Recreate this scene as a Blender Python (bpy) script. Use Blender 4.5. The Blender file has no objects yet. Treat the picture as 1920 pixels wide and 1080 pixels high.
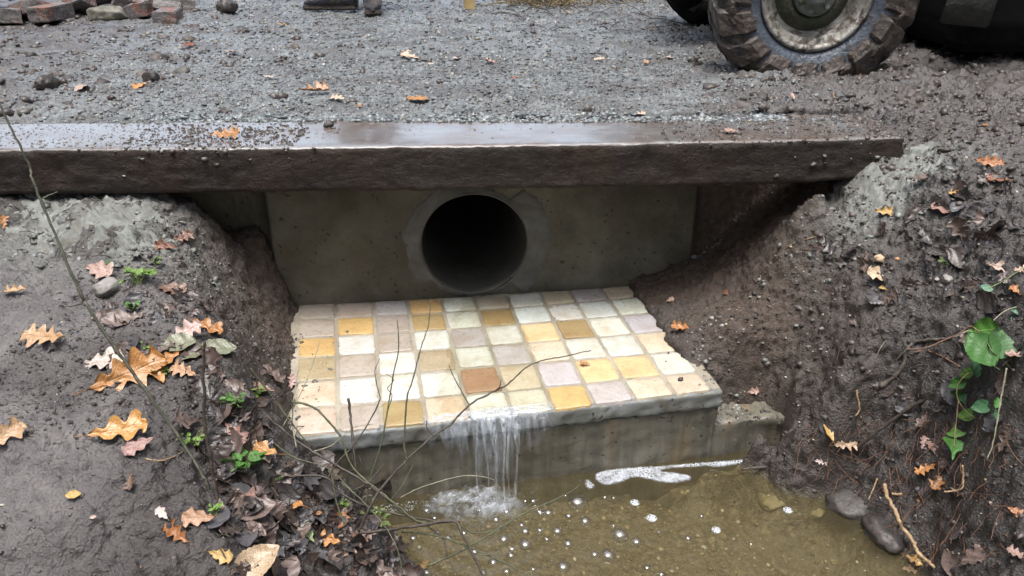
import bpy, bmesh, math, random
import numpy as np
from mathutils import Vector, Matrix, Euler
from mathutils.bvhtree import BVHTree
R = math.radians
random.seed(7); rng = np.random.default_rng(7)
SC = bpy.context.scene
COL = SC.collection

# ------------------------------------------------------------------ camera, sky, sun, exposure
PITCH = R(26.0); CH = 0.537; FPX = 1500.0
cam_d = bpy.data.cameras.new('camera'); cam = bpy.data.objects.new('camera', cam_d); COL.objects.link(cam)
cam.location = (0, 0, CH); cam.rotation_euler = (math.pi/2 - PITCH, 0, 0)
cam_d.sensor_width = 36; cam_d.lens = 36*FPX/1920; cam_d.clip_start = 0.02; cam_d.clip_end = 500
cam_d.dof.use_dof = False
SC.camera = cam
SUN_EL, SUN_AZ = 77.0, 195.0          # azimuth measured clockwise from +Y
world = bpy.data.worlds.new('World'); SC.world = world; world.use_nodes = True
wn = world.node_tree; wn.nodes.clear()
sky = wn.nodes.new('ShaderNodeTexSky'); sky.sky_type = 'NISHITA'; sky.sun_disc = False
sky.sun_elevation = R(SUN_EL); sky.sun_rotation = R(SUN_AZ); sky.dust_density = 4.0; sky.air_density = 1.0
hs = wn.nodes.new('ShaderNodeHueSaturation'); hs.inputs['Saturation'].default_value = 0.66
bgn = wn.nodes.new('ShaderNodeBackground'); bgn.inputs['Strength'].default_value = 0.15
wo = wn.nodes.new('ShaderNodeOutputWorld')
wn.links.new(sky.outputs[0], hs.inputs['Color']); wn.links.new(hs.outputs[0], bgn.inputs['Color']); wn.links.new(bgn.outputs[0], wo.inputs['Surface'])
sd = bpy.data.lights.new('sun', 'SUN'); sd.energy = 1.5; sd.angle = R(22); sd.color = (1.0, 0.97, 0.92)
sd.color = (1.0, .985, .965)
so = bpy.data.objects.new('sun', sd); COL.objects.link(so)
_a = R(SUN_AZ); _e = R(SUN_EL)
so.rotation_euler = Vector((math.sin(_a)*math.cos(_e), math.cos(_a)*math.cos(_e), math.sin(_e))).to_track_quat('Z', 'Y').to_euler()
SC.view_settings.view_transform = 'Standard'; SC.view_settings.look = 'None'
SC.view_settings.exposure = 1.3; SC.view_settings.gamma = 1.0; SC.view_settings.use_curve_mapping = False
SC.cycles.max_bounces = 8; SC.cycles.transparent_max_bounces = 16; SC.cycles.use_denoising = True

# ------------------------------------------------------------------ helpers
cP, sP = math.cos(PITCH), math.sin(PITCH)
CAM = Vector((0, 0, CH))
def ray(px, py):
    cx = (px-960)/FPX; cy = (540-py)/FPX
    return Vector((cx, cP + sP*cy, -sP + cP*cy))
def Pz(px, py, z):                      # point of the photo at a known height
    r = ray(px, py); return CAM + r*((z-CH)/r.z)
def Pt(px, py, t): return CAM + ray(px, py)*t
def lin(a, b, t): return a + (b-a)*t
def sstep(a, b, x):
    t = np.clip((x-a)/(b-a), 0, 1); return t*t*(3-2*t)

_perm = np.random.default_rng(3).permutation(256); _perm = np.concatenate([_perm, _perm, _perm])
_grad = np.random.default_rng(4).normal(size=(256, 3)); _grad /= np.linalg.norm(_grad, axis=1)[:, None]
def perlin(x, y, z=None):
    x = np.asarray(x, float); y = np.asarray(y, float)
    z = np.zeros_like(x) if z is None else np.asarray(z, float)
    xi = np.floor(x).astype(int); yi = np.floor(y).astype(int); zi = np.floor(z).astype(int)
    xf, yf, zf = x-xi, y-yi, z-zi
    u, v, w = (f*f*f*(f*(f*6-15)+10) for f in (xf, yf, zf))
    xi &= 255; yi &= 255; zi &= 255
    def g(i, j, k):
        h = _perm[_perm[_perm[(xi+i) & 255] + ((yi+j) & 255)] + ((zi+k) & 255)]
        G = _grad[h]; return G[..., 0]*(xf-i) + G[..., 1]*(yf-j) + G[..., 2]*(zf-k)
    a = lin(lin(g(0,0,0), g(1,0,0), u), lin(g(0,1,0), g(1,1,0), u), v)
    b = lin(lin(g(0,0,1), g(1,0,1), u), lin(g(0,1,1), g(1,1,1), u), v)
    return lin(a, b, w)*1.6
def fbm(x, y, z=None, f=1.0, o=4, gain=0.5, off=0.0):
    s = 0; a = 1.0
    for i in range(o):
        s = s + a*perlin(x*f+off+i*7.3, y*f-off+i*3.1, None if z is None else z*f+i*1.7); a *= gain; f *= 2.03
    return s

def link(name, me, mat=None, parent=None, smooth=True, loc=None, rot=None):
    o = bpy.data.objects.new(name, me); COL.objects.link(o)
    if mat: me.materials.append(mat)
    if parent: o.parent = parent
    if loc is not None: o.location = loc
    if rot is not None: o.rotation_euler = rot
    if smooth and len(me.polygons): me.polygons.foreach_set('use_smooth', [True]*len(me.polygons))
    return o
def mesh(verts, faces):
    me = bpy.data.meshes.new('mesh'); me.from_pydata([tuple(v) for v in verts], [], faces); me.update(); return me
def np_mesh(V, F):                      # V (n,3), F (m,k) with k const
    me = bpy.data.meshes.new('mesh'); V = np.ascontiguousarray(V, dtype=np.float32); F = np.ascontiguousarray(F, dtype=np.int32)
    me.vertices.add(len(V)); me.vertices.foreach_set('co', V.ravel())
    k = F.shape[1]; me.loops.add(F.size); me.loops.foreach_set('vertex_index', F.ravel())
    me.polygons.add(len(F)); me.polygons.foreach_set('loop_start', np.arange(0, F.size, k, dtype=np.int32))
    me.polygons.foreach_set('loop_total', np.full(len(F), k, dtype=np.int32)); me.update(calc_edges=True); return me
def grid_faces(ny, nx):
    i = np.arange(ny-1)[:, None]*nx + np.arange(nx-1)[None, :]
    return np.stack([i, i+1, i+nx+1, i+nx], -1).reshape(-1, 4)
def tag(o, label=None, cat=None, group=None, kind=None):
    if label: o['label'] = label
    if cat: o['category'] = cat
    if group: o['group'] = group
    if kind: o['kind'] = kind
    return o
def empty(name, loc, rz=0, label=None, cat=None, group=None):
    o = bpy.data.objects.new(name, None); COL.objects.link(o); o.location = loc; o.rotation_euler = (0, 0, rz)
    o.empty_display_size = 0.05
    return tag(o, label, cat, group)
def bm_obj(name, bm, mat, parent=None, smooth=False, loc=None, rot=None):
    me = bpy.data.meshes.new(name); bm.to_mesh(me); bm.free(); return link(name, me, mat, parent, smooth, loc, rot)
def tube(pts, radii, n=7, jit=0.0):
    """tapered tube through points"""
    P = [Vector(p) for p in pts]; V = []; F = []
    up = Vector((0.3, 0.2, 1)).normalized(); prev = None
    for i, p in enumerate(P):
        d = (P[min(i+1, len(P)-1)] - P[max(i-1, 0)]).normalized()
        a = (prev - d*prev.dot(d)) if prev else d.cross(up)
        if a.length < 1e-6: a = d.orthogonal()
        a.normalize(); b = d.cross(a); prev = a
        r = radii[i]*(1+random.uniform(-jit, jit))
        for k in range(n):
            th = 2*math.pi*k/n; V.append(p + a*(math.cos(th)*r) + b*(math.sin(th)*r))
    for i in range(len(P)-1):
        for k in range(n):
            F.append((i*n+k, i*n+(k+1) % n, (i+1)*n+(k+1) % n, (i+1)*n+k))
    F.append(tuple(range(n))[::-1]); F.append(tuple((len(P)-1)*n+k for k in range(n)))
    return V, F
def spline(pts, m=6):
    P = [Vector(p) for p in pts]; out = []
    for i in range(len(P)-1):
        p0 = P[max(i-1, 0)]; p1 = P[i]; p2 = P[i+1]; p3 = P[min(i+2, len(P)-1)]
        for k in range(m):
            t = k/m
            out.append(0.5*((2*p1) + (p2-p0)*t + (2*p0-5*p1+4*p2-p3)*t*t + (-p0+3*p1-3*p2+p3)*t**3))
    out.append(P[-1]); return out

# ------------------------------------------------------------------ materials
class M:
    def __init__(s, name):
        s.m = bpy.data.materials.new(name); s.m.use_nodes = True; s.t = s.m.node_tree; s.t.nodes.clear()
        s.out = s.t.nodes.new('ShaderNodeOutputMaterial'); s.b = None
        s.co = s.t.nodes.new('ShaderNodeTexCoord')
    def n(s, typ, **kw):
        nd = s.t.nodes.new(typ)
        for k, v in kw.items():
            if k in nd.inputs: s.set(nd.inputs[k], v)
            else: setattr(nd, k, v)
        return nd
    def set(s, inp, v):
        if isinstance(v, bpy.types.NodeSocket): s.t.links.new(v, inp)
        elif isinstance(v, (tuple, list)): inp.default_value = (*v, 1)[:len(inp.default_value)] if len(v) == 3 else v
        else: inp.default_value = v
    def noise(s, scale, detail=5, rough=.55, vec=None, dist=0.0, obj=False):
        nd = s.n('ShaderNodeTexNoise', Scale=scale, Detail=detail, Roughness=rough, Distortion=dist)
        s.t.links.new(vec or s.co.outputs['Object'], nd.inputs['Vector']); return nd.outputs['Fac']
    def voro(s, scale, feature='F1', vec=None, out='Distance'):
        nd = s.n('ShaderNodeTexVoronoi', Scale=scale); nd.feature = feature
        s.t.links.new(vec or s.co.outputs['Object'], nd.inputs['Vector']); return nd.outputs[out]
    def ramp(s, fac, stops):
        nd = s.n('ShaderNodeValToRGB'); e = nd.color_ramp.elements
        while len(e) < len(stops): e.new(.5)
        for el, (p, c) in zip(e, stops):
            el.position = p; el.color = (*c, 1) if isinstance(c, (tuple, list)) else (c, c, c, 1)
        s.t.links.new(fac, nd.inputs['Fac']); return nd.outputs['Color']
    def mix(s, fac, a, b, mode='MIX'):
        nd = s.n('ShaderNodeMix'); nd.data_type = 'RGBA'; nd.blend_type = mode
        s.set(nd.inputs[0], fac); s.set(nd.inputs[6], a); s.set(nd.inputs[7], b); return nd.outputs[2]
    def math(s, op, a, b=0.0, c=0.0):
        nd = s.n('ShaderNodeMath', operation=op); s.set(nd.inputs[0], a); s.set(nd.inputs[1], b); s.set(nd.inputs[2], c); return nd.outputs[0]
    def stretch(s, sc, src='Object'):
        nd = s.n('ShaderNodeMapping'); nd.inputs['Scale'].default_value = sc
        s.t.links.new(s.co.outputs[src], nd.inputs['Vector']); return nd.outputs[0]
    def bump(s, h, strength=.5, dist=.01, normal=None):
        nd = s.n('ShaderNodeBump', Strength=strength, Distance=dist, Height=h)
        if normal: s.t.links.new(normal, nd.inputs['Normal'])
        return nd.outputs[0]
    def bsdf(s, color, rough=.6, normal=None, spec=.5, metal=0.0, **kw):
        b = s.n('ShaderNodeBsdfPrincipled'); s.b = b
        s.set(b.inputs['Base Color'], color); s.set(b.inputs['Roughness'], rough)
        s.set(b.inputs['Specular IOR Level'], spec); s.set(b.inputs['Metallic'], metal)
        if normal: s.t.links.new(normal, b.inputs['Normal'])
        for k, v in kw.items(): s.set(b.inputs[k], v)
        s.t.links.new(b.outputs[0], s.out.inputs['Surface']); return s.m
    def attr(s, name, out='Color'):
        nd = s.n('ShaderNodeAttribute'); nd.attribute_name = name; return nd.outputs[out]
    def objcolor(s):
        return s.n('ShaderNodeObjectInfo').outputs['Color']

def mat_ground():
    m = M('wet_mud'); z = m.n('ShaderNodeSeparateColor'); m.t.links.new(m.attr('zone'), z.inputs[0])
    gravel, pale, soil = z.outputs[0], z.outputs[1], z.outputs[2]
    n1 = m.noise(9, 8, .62); n2 = m.noise(60, 6, .6); n3 = m.noise(260, 3, .6)
    mud = m.ramp(n1, [(.28, (.022, .018, .016)), (.5, (.047, .040, .036)), (.74, (.085, .076, .070))])
    mud = m.mix(m.math('MULTIPLY', n2, .75), mud, (.03, .026, .024), 'MIX')
    fl = m.ramp(m.noise(95, 2, .5), [(.68, 0.0), (.74, 1.0)])
    mud = m.mix(m.math('MULTIPLY', fl, .5), mud, (.16, .14, .12))
    grav = m.ramp(m.voro(85, 'F1', out='Color'), [(.0, (.075, .085, .088)), (.5, (.15, .165, .168)), (1.0, (.25, .265, .26))])
    grav = m.mix(m.ramp(n1, [(.35, .0), (.7, .6)]), grav, (.085, .08, .077))
    soilc = m.ramp(n2, [(.3, (.046, .033, .025)), (.7, (.10, .077, .061))])
    palec = m.ramp(n2, [(.3, (.15, .16, .145)), (.7, (.32, .335, .31))])
    clay = m.attr('clay', 'Fac')
    clc = m.ramp(m.noise(14, 8, .68), [(.3, (.058, .052, .05)), (.5, (.105, .097, .094)), (.72, (.165, .152, .146))])
    mud = m.mix(clay, mud, clc)
    c = m.mix(soil, mud, soilc); c = m.mix(gravel, c, grav); c = m.mix(m.math('MULTIPLY', pale, .8), c, palec)
    bed = m.ramp(m.noise(75, 6, .7), [(.3, (.04, .034, .018)), (.5, (.10, .084, .048)), (.7, (.26, .22, .13))])
    bed = m.mix(m.ramp(n1, [(.4, 0.0), (.62, .75)]), bed, (.12, .105, .07))
    c = m.mix(m.attr('bed', 'Fac'), c, bed)
    rough = m.ramp(m.noise(22, 6, .6), [(.35, .22), (.6, .42), (.8, .6)])
    rough = m.mix(m.math('MULTIPLY', clay, .8), rough, m.ramp(m.noise(18, 6, .65), [(.35, .2), (.65, .42)]))
    rough = m.mix(soil, rough, (.8, .8, .8))
    rough = m.mix(m.ramp(m.noise(3.5, 4, .6), [(.48, 0.0), (.66, .45)]), rough, (.75, .75, .75))
    h = m.math('ADD', m.math('ADD', m.math('MULTIPLY', m.noise(130, 7, .7), .7), m.math('MULTIPLY', m.noise(38, 5, .6), 1.3)), m.math('MULTIPLY', m.voro(190), .3))
    return m.bsdf(c, rough, m.bump(h, .95, .006), spec=m.mix(soil, (.6, .6, .6), (.25, .25, .25)))
def mat_stone(name, c0, c1, rough=.5, sc=60, spec=.5):
    m = M(name); n = m.noise(sc, 5, .6)
    c = m.ramp(n, [(.3, c0), (.7, c1)])
    r = m.n('ShaderNodeObjectInfo').outputs['Random']
    return m.bsdf(c, rough, m.bump(m.noise(sc*3, 4), .4, .003), spec=spec)
def mat_scatter(name, rough=.45):
    m = M(name); c = m.attr('tint')
    c = m.mix(m.math('MULTIPLY', m.noise(220, 4, .6), .55), c, (.03, .027, .025))
    return m.bsdf(c, rough, m.bump(m.noise(300, 4), .4, .002), spec=.55)
def mat_timber():
    m = M('weathered_timber'); v = m.stretch((5, 15, 15)); n1 = m.noise(4.5, 10, .74, v, .9); n2 = m.noise(40, 6, .6); n3 = m.noise(6, 4)
    c = m.ramp(n1, [(.3, (.014, .011, .009)), (.5, (.027, .021, .017)), (.72, (.055, .043, .036))])
    c = m.mix(m.ramp(n3, [(.5, 0.0), (.72, .5)]), c, (.05, .027, .015))
    mudm = m.ramp(m.noise(34, 8, .75), [(.54, 0.0), (.68, .7)])
    c = m.mix(mudm, c, (.05, .040, .034))
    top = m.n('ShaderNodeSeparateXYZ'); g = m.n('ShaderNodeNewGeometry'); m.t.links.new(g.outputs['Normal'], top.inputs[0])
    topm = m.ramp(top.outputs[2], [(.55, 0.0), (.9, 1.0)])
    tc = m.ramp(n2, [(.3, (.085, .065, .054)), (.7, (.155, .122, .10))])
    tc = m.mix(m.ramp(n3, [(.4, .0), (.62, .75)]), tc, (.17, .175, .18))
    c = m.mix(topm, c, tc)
    h = m.math('ADD', m.math('MULTIPLY', n1, .6), m.math('MULTIPLY', m.noise(75, 7, .72), .8))
    rg = m.mix(topm, m.ramp(n2, [(.35, .34), (.7, .6)]), m.ramp(n2, [(.3, .10), (.7, .28)]))
    bs = m.n('ShaderNodeMath', operation='MULTIPLY_ADD'); m.t.links.new(topm, bs.inputs[0]); bs.inputs[1].default_value = -.75; bs.inputs[2].default_value = .9
    nb = m.n('ShaderNodeBump', Distance=.008, Height=h); m.t.links.new(bs.outputs[0], nb.inputs['Strength'])
    return m.bsdf(c, rg, nb.outputs[0], spec=m.ramp(topm, [(0, .28), (1, .75)]), **{'Coat Weight': m.math('MULTIPLY', topm, .7), 'Coat Roughness': .12})
def mat_concrete(name, c0, c1, stain=(.09, .075, .045), sc=7, stain_amt=.6, rough=.7, pits=True, streak=False):
    m = M(name); n1 = m.noise(sc, 8, .62); n2 = m.noise(sc*14, 5, .6)
    c = m.ramp(n1, [(.3, c0), (.7, c1)])
    c = m.mix(m.math('MULTIPLY', m.ramp(m.noise(sc*.6, 5, .6, dist=.8), [(.42, 0.0), (.66, 1.0)]), stain_amt), c, stain)
    c = m.mix(m.math('MULTIPLY', n2, .4), c, tuple(x*.55 for x in c0))
    h = m.math('MULTIPLY', m.noise(120, 5), .5)
    if streak:
        sv = m.noise(5, 6, .65, m.stretch((9, 9, .8)))
        c = m.mix(m.ramp(sv, [(.42, 0.0), (.68, .65)]), c, (.045, .042, .032))
        c = m.mix(m.ramp(m.noise(3, 4, .5, m.stretch((6, 6, .9))), [(.55, 0.0), (.7, .4)]), c, (.19, .13, .06))
    if pits:
        pv = m.ramp(m.noise(75, 1, .3), [(.24, 1.0), (.29, 0.0)])
        c = m.mix(m.math('MULTIPLY', pv, .75), c, (.02, .018, .014)); h = m.math('SUBTRACT', h, pv)
    return m.bsdf(c, rough, m.bump(h, .5, .004), spec=.4)
def mat_tile():
    m = M('sandstone_tile'); c = m.objcolor(); oi = m.n('ShaderNodeObjectInfo')
    mp = m.n('ShaderNodeVectorMath', operation='ADD'); m.t.links.new(m.co.outputs['Object'], mp.inputs[0])
    cb = m.n('ShaderNodeCombineXYZ'); m.t.links.new(m.math('MULTIPLY', oi.outputs['Random'], 30), cb.inputs[0]); m.t.links.new(m.math('MULTIPLY', oi.outputs['Random'], 17), cb.inputs[1]); m.t.links.new(cb.outputs[0], mp.inputs[1])
    v = mp.outputs[0]
    n1 = m.noise(22, 6, .6, v, 1.2); n2 = m.noise(160, 4, .6, v)
    c = m.mix(m.ramp(n1, [(.48, 0.0), (.72, .38)]), c, m.mix(1.0, c, (.72, .56, .36), 'MULTIPLY'))
    vein = m.ramp(m.noise(11, 5, .5, v, 2.5), [(.485, 0.0), (.5, 1.0), (.515, 0.0)])
    c = m.mix(m.math('MULTIPLY', vein, .35), c, m.mix(1.0, c, (.6, .5, .4), 'MULTIPLY'))
    c = m.mix(m.math('MULTIPLY', n2, .2), c, (.3, .27, .22))
    sp = m.ramp(m.noise(120, 2, .4, v), [(.25, 1.0), (.3, 0.0)])
    c = m.mix(m.math('MULTIPLY', sp, .6), c, (.1, .08, .06))
    gd = m.ramp(m.noise(11, 8, .7, v), [(.44, 0.0), (.72, .6)])
    c = m.mix(gd, c, m.mix(1.0, c, (.66, .58, .47), 'MULTIPLY'))
    md = m.ramp(m.noise(70, 6, .7, v), [(.62, 0.0), (.7, .7)])
    c = m.mix(md, c, (.14, .115, .09))
    fl = m.ramp(m.noise(32, 7, .75, v, .6), [(.3, .45), (.5, 0.0)])
    c = m.mix(fl, c, m.mix(1.0, c, (.8, .76, .68), 'MULTIPLY'))
    return m.bsdf(c, m.ramp(n1, [(.3, .22), (.7, .48)]), m.bump(m.math('ADD', m.noise(38, 8, .7, v, .5), m.math('MULTIPLY', n2, .4)), .55, .004), spec=.5)
def mat_leaf():
    m = M('fallen_leaf'); c = m.objcolor(); uv = m.n('ShaderNodeSeparateXYZ'); a = m.n('ShaderNodeAttribute'); a.attribute_name = 'luv'
    m.t.links.new(a.outputs['Vector'], uv.inputs[0])
    av = m.math('ABSOLUTE', uv.outputs[1])
    rib = m.ramp(av, [(.0, 1.0), (.05, 0.0)])
    # side veins run forward from the midrib
    w = m.math('SINE', m.math('MULTIPLY', m.math('SUBTRACT', uv.outputs[0], m.math('MULTIPLY', av, .18)), 44))
    sv = m.ramp(w, [(.86, 0.0), (1.0, .55)])
    veins = m.math('MAXIMUM', rib, sv)
    oi = m.n('ShaderNodeObjectInfo')
    vv = m.n('ShaderNodeVectorMath', operation='ADD'); m.t.links.new(m.co.outputs['Object'], vv.inputs[0])
    cb = m.n('ShaderNodeCombineXYZ'); m.t.links.new(m.math('MULTIPLY', oi.outputs['Random'], 20), cb.inputs[0]); m.t.links.new(cb.outputs[0], vv.inputs[1])
    n = m.noise(34, 7, .7, vv.outputs[0]); n2 = m.noise(150, 3, .5, vv.outputs[0])
    c2 = m.mix(m.ramp(n, [(.42, 0.0), (.7, .75)]), c, m.mix(1.0, c, (.45, .26, .16), 'MULTIPLY'))
    c2 = m.mix(m.ramp(m.noise(18, 3, .5, vv.outputs[0]), [(.5, 0.0), (.75, .35)]), c2, (.62, .48, .3))
    c2 = m.mix(m.ramp(n2, [(.30, .7), (.38, 0.0)]), c2, (.06, .03, .015))
    c2 = m.mix(m.ramp(m.noise(45, 7, .7, vv.outputs[0]), [(.52, 0.0), (.64, .8)]), c2, (.07, .055, .047))
    c2 = m.mix(m.math('MULTIPLY', veins, .45), c2, m.mix(1.0, c2, (.5, .33, .2), 'MULTIPLY'))
    return m.bsdf(c2, .34, m.bump(m.math('ADD', veins, n), .35, .002), spec=.55, **{'Subsurface Weight': 0.0})
def mat_simple(name, c0, c1, sc=30, rough=.5, bump=.4, spec=.5, metal=0.0, dist=.003):
    m = M(name); c = m.ramp(m.noise(sc, 6, .6), [(.32, c0), (.68, c1)])
    return m.bsdf(c, rough, m.bump(m.noise(sc*3, 5), bump, dist), spec=spec, metal=metal)
def mat_muddy(name, c0, c1, mudamt=.5, rough=.5, metal=0.0, mud=(.052, .041, .034), sc=14):
    m = M(name); c = m.ramp(m.noise(25, 5), [(.3, c0), (.7, c1)]); n = m.noise(sc, 8, .68)
    k = m.ramp(n, [(.62-mudamt*.35, 0.0), (.72-mudamt*.35, 1.0)])
    c = m.mix(k, c, m.ramp(m.noise(60, 5), [(.3, tuple(x*.6 for x in mud)), (.7, tuple(x*1.6 for x in mud))]))
    h = m.math('ADD', m.math('MULTIPLY', k, .8), m.math('MULTIPLY', m.noise(90, 5), .8))
    return m.bsdf(c, m.mix(k, (rough,)*3, (.5, .5, .5)), m.bump(h, .7, .008), spec=.5, metal=metal)
def mat_water():
    m = M('stream_water'); fr = m.n('ShaderNodeFresnel', IOR=1.33)
    b = m.bump(m.math('ADD', m.noise(14, 3, .5), m.math('MULTIPLY', m.noise(45, 2, .5), .25)),      .38, .012)
    m.t.links.new(b, fr.inputs['Normal'])
    tr = m.n('ShaderNodeBsdfTransparent', Color=(.92, .89, .78)); df = m.n('ShaderNodeBsdfDiffuse', Color=(.12, .10, .055))
    gl = m.n('ShaderNodeBsdfGlossy', Roughness=.03, Color=(1, 1, 1)); m.t.links.new(b, gl.inputs['Normal'])
    mx = m.n('ShaderNodeMixShader'); mx.inputs[0].default_value = .24
    m.t.links.new(tr.outputs[0], mx.inputs[1]); m.t.links.new(df.outputs[0], mx.inputs[2])
    m2 = m.n('ShaderNodeMixShader'); m.t.links.new(fr.outputs[0], m2.inputs[0]); m.t.links.new(mx.outputs[0], m2.inputs[1]); m.t.links.new(gl.outputs[0], m2.inputs[2])
    m.t.links.new(m2.outputs[0], m.out.inputs['Surface']); return m.m
def mat_film(name, opac=(.1, .55), col=(.75, .8, .85), stretchv=(60, 60, 3), rough=.1, cut=(.4, .7)):
    m = M(name); n = m.noise(2.0, 5, .6, m.stretch(stretchv))
    f = m.ramp(n, [(cut[0], opac[0]), (cut[1], opac[1])])
    tr = m.n('ShaderNodeBsdfTransparent'); pb = m.n('ShaderNodeBsdfPrincipled')
    m.set(pb.inputs['Base Color'], col); pb.inputs['Roughness'].default_value = rough
    mx = m.n('ShaderNodeMixShader'); m.t.links.new(f, mx.inputs[0]); m.t.links.new(tr.outputs[0], mx.inputs[1]); m.t.links.new(pb.outputs[0], mx.inputs[2])
    m.t.links.new(mx.outputs[0], m.out.inputs['Surface']); return m.m
def mat_fade(name, col, scale, amt=.8, vec=None, rough=.2):
    m = M(name); n = m.noise(scale, 6, .65, m.stretch(vec) if vec else None)
    f = m.math('MULTIPLY', m.ramp(n, [(.38, .08), (.66, 1.0)]), m.math('MULTIPLY', m.attr('fade', 'Fac'), amt))
    tr = m.n('ShaderNodeBsdfTransparent'); pb = m.n('ShaderNodeBsdfPrincipled'); m.set(pb.inputs['Base Color'], col); pb.inputs['Roughness'].default_value = rough
    m.t.links.new(m.bump(n, .6, .006), pb.inputs['Normal'])
    mx = m.n('ShaderNodeMixShader'); m.t.links.new(f, mx.inputs[0]); m.t.links.new(tr.outputs[0], mx.inputs[1]); m.t.links.new(pb.outputs[0], mx.inputs[2])
    m.t.links.new(mx.outputs[0], m.out.inputs['Surface']); return m.m
def fade_attr(o, f):
    at = o.data.attributes.new('fade', 'FLOAT', 'POINT'); at.data.foreach_set('value', np.ascontiguousarray(f, dtype=np.float32).ravel())
def mat_foam(fade=True):
    m = M('lacy_foam'); e = m.voro(150, 'DISTANCE_TO_EDGE'); n = m.noise(16, 3, .5)
    lace = m.ramp(e, [(.05, .9), (.22, .12)])
    f = m.mix(m.ramp(n, [(.40, 0.0), (.62, 1.0)]), lace, m.ramp(m.noise(60, 4, .6), [(.35, .25), (.65, .7)]))
    if fade: f = m.math('MULTIPLY', f, m.attr('fade', 'Fac'))
    tr = m.n('ShaderNodeBsdfTransparent'); pb = m.n('ShaderNodeBsdfPrincipled'); pb.inputs['Base Color'].default_value = (.58, .62, .67, 1); pb.inputs['Roughness'].default_value = .3
    m.t.links.new(m.bump(e, .6, .002), pb.inputs['Normal'])
    mx = m.n('ShaderNodeMixShader'); m.t.links.new(f, mx.inputs[0]); m.t.links.new(tr.outputs[0], mx.inputs[1]); m.t.links.new(pb.outputs[0], mx.inputs[2])
    m.t.links.new(mx.outputs[0], m.out.inputs['Surface']); return m.m
def mat_flow():
    m = M('running_film'); fr = m.n('ShaderNodeFresnel', IOR=1.33); b = m.bump(m.noise(30, 5, .6, m.stretch((1.6, .6, 1))), .5, .006); m.t.links.new(b, fr.inputs['Normal'])
    tr = m.n('ShaderNodeBsdfTransparent', Color=(.90, .90, .87)); gl = m.n('ShaderNodeBsdfGlossy', Roughness=.05); m.t.links.new(b, gl.inputs['Normal'])
    mx = m.n('ShaderNodeMixShader'); m.t.links.new(fr.outputs[0], mx.inputs[0]); m.t.links.new(tr.outputs[0], mx.inputs[1]); m.t.links.new(gl.outputs[0], mx.inputs[2])
    m.t.links.new(mx.outputs[0], m.out.inputs['Surface']); return m.m
def mat_bubble():
    m = M('bubble_film'); lw = m.n('ShaderNodeLayerWeight', Blend=.45)
    f = m.ramp(lw.outputs['Facing'], [(.0, .18), (.55, .38), (.85, .95)])
    tr = m.n('ShaderNodeBsdfTransparent'); gl = m.n('ShaderNodeBsdfGlossy', Roughness=.04); 
    mx = m.n('ShaderNodeMixShader'); m.t.links.new(f, mx.inputs[0]); m.t.links.new(tr.outputs[0], mx.inputs[1]); m.t.links.new(gl.outputs[0], mx.inputs[2])
    m.t.links.new(mx.outputs[0], m.out.inputs['Surface']); return m.m
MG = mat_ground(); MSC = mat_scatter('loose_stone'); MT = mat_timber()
MWALL = mat_concrete('cast_concrete_wall', (.060, .056, .040), (.19, .178, .132), (.065, .054, .028))
MMORT = mat_concrete('grey_mortar', (.07, .067, .054), (.20, .20, .19), (.07, .062, .044), sc=12, pits=False)
MHAUN = mat_concrete('pale_haunch_mortar', (.13, .14, .125), (.27, .285, .26), (.08, .07, .058), sc=20, pits=False, stain_amt=.8)
MLIP = mat_concrete('wet_mortar_lip', (.13, .14, .135), (.33, .35, .35), (.11, .10, .065), sc=14, pits=True, rough=.45, stain_amt=.85, streak=False)
MRIS = mat_concrete('stained_riser_concrete', (.12, .115, .092), (.22, .21, .17), (.10, .08, .04), sc=6, rough=.45, streak=True)
MGROUT = mat_concrete('sandy_grout', (.26, .235, .185), (.42, .38, .30), (.18, .155, .115), sc=14, pits=False)
MPIPE = mat_concrete('concrete_pipe', (.07, .07, .06), (.14, .135, .12), sc=10)
MTILE = mat_tile(); MLEAF = mat_leaf(); MWAT = mat_water(); MBUB = mat_bubble(); MFROTH = mat_film('froth_droplets', (.04, .26), (.60, .64, .68), (200, 200, 200), .2, (.4, .6))
MGREEN = M('living_leaf'); 
def mat_green():
    m = M('living_leaf'); c = m.objcolor(); a = m.n('ShaderNodeAttribute'); a.attribute_name = 'luv'
    uv = m.n('ShaderNodeSeparateXYZ'); m.t.links.new(a.outputs['Vector'], uv.inputs[0]); av = m.math('ABSOLUTE', uv.outputs[1])
    w = m.math('SINE', m.math('MULTIPLY', m.math('SUBTRACT', uv.outputs[0], m.math('MULTIPLY', av, .3)), 48))
    v = m.math('MAXIMUM', m.ramp(av, [(.0, 1.0), (.06, 0.0)]), m.ramp(w, [(.7, 0.0), (1.0, .6)]))
    c = m.mix(m.math('MULTIPLY', v, .35), c, m.mix(1.0, c, (2.0, 1.8, 1.9), 'MULTIPLY'))
    c = m.mix(m.math('MULTIPLY', m.noise(60, 4), .4), c, m.mix(1.0, c, (.5, .5, .4), 'MULTIPLY'))
    return m.bsdf(c, .52, m.bump(v, .5, -.002), spec=.4)
MGREEN = mat_green()
MTWG = mat_simple('green_brown_bark', (.03, .034, .016), (.095, .10, .05), 80, .55)
MTWD = mat_simple('dark_bark', (.025, .02, .016), (.07, .055, .042), 80, .55)
MROOT = mat_simple('tan_root', (.16, .10, .05), (.42, .30, .17), 60, .6)
MROOT2 = mat_simple('red_root', (.08, .035, .022), (.2, .10, .06), 60, .6)
MBARK = mat_simple('grey_bark_strip', (.05, .042, .034), (.13, .11, .09), 50, .7)
MBRICK = mat_muddy('red_brick', (.16, .07, .05), (.28, .14, .10), .6, .8, mud=(.11, .10, .095), sc=9)
MTYRE = mat_muddy('muddy_rubber', (.022, .025, .03), (.045, .05, .06), .8, .35)
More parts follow.
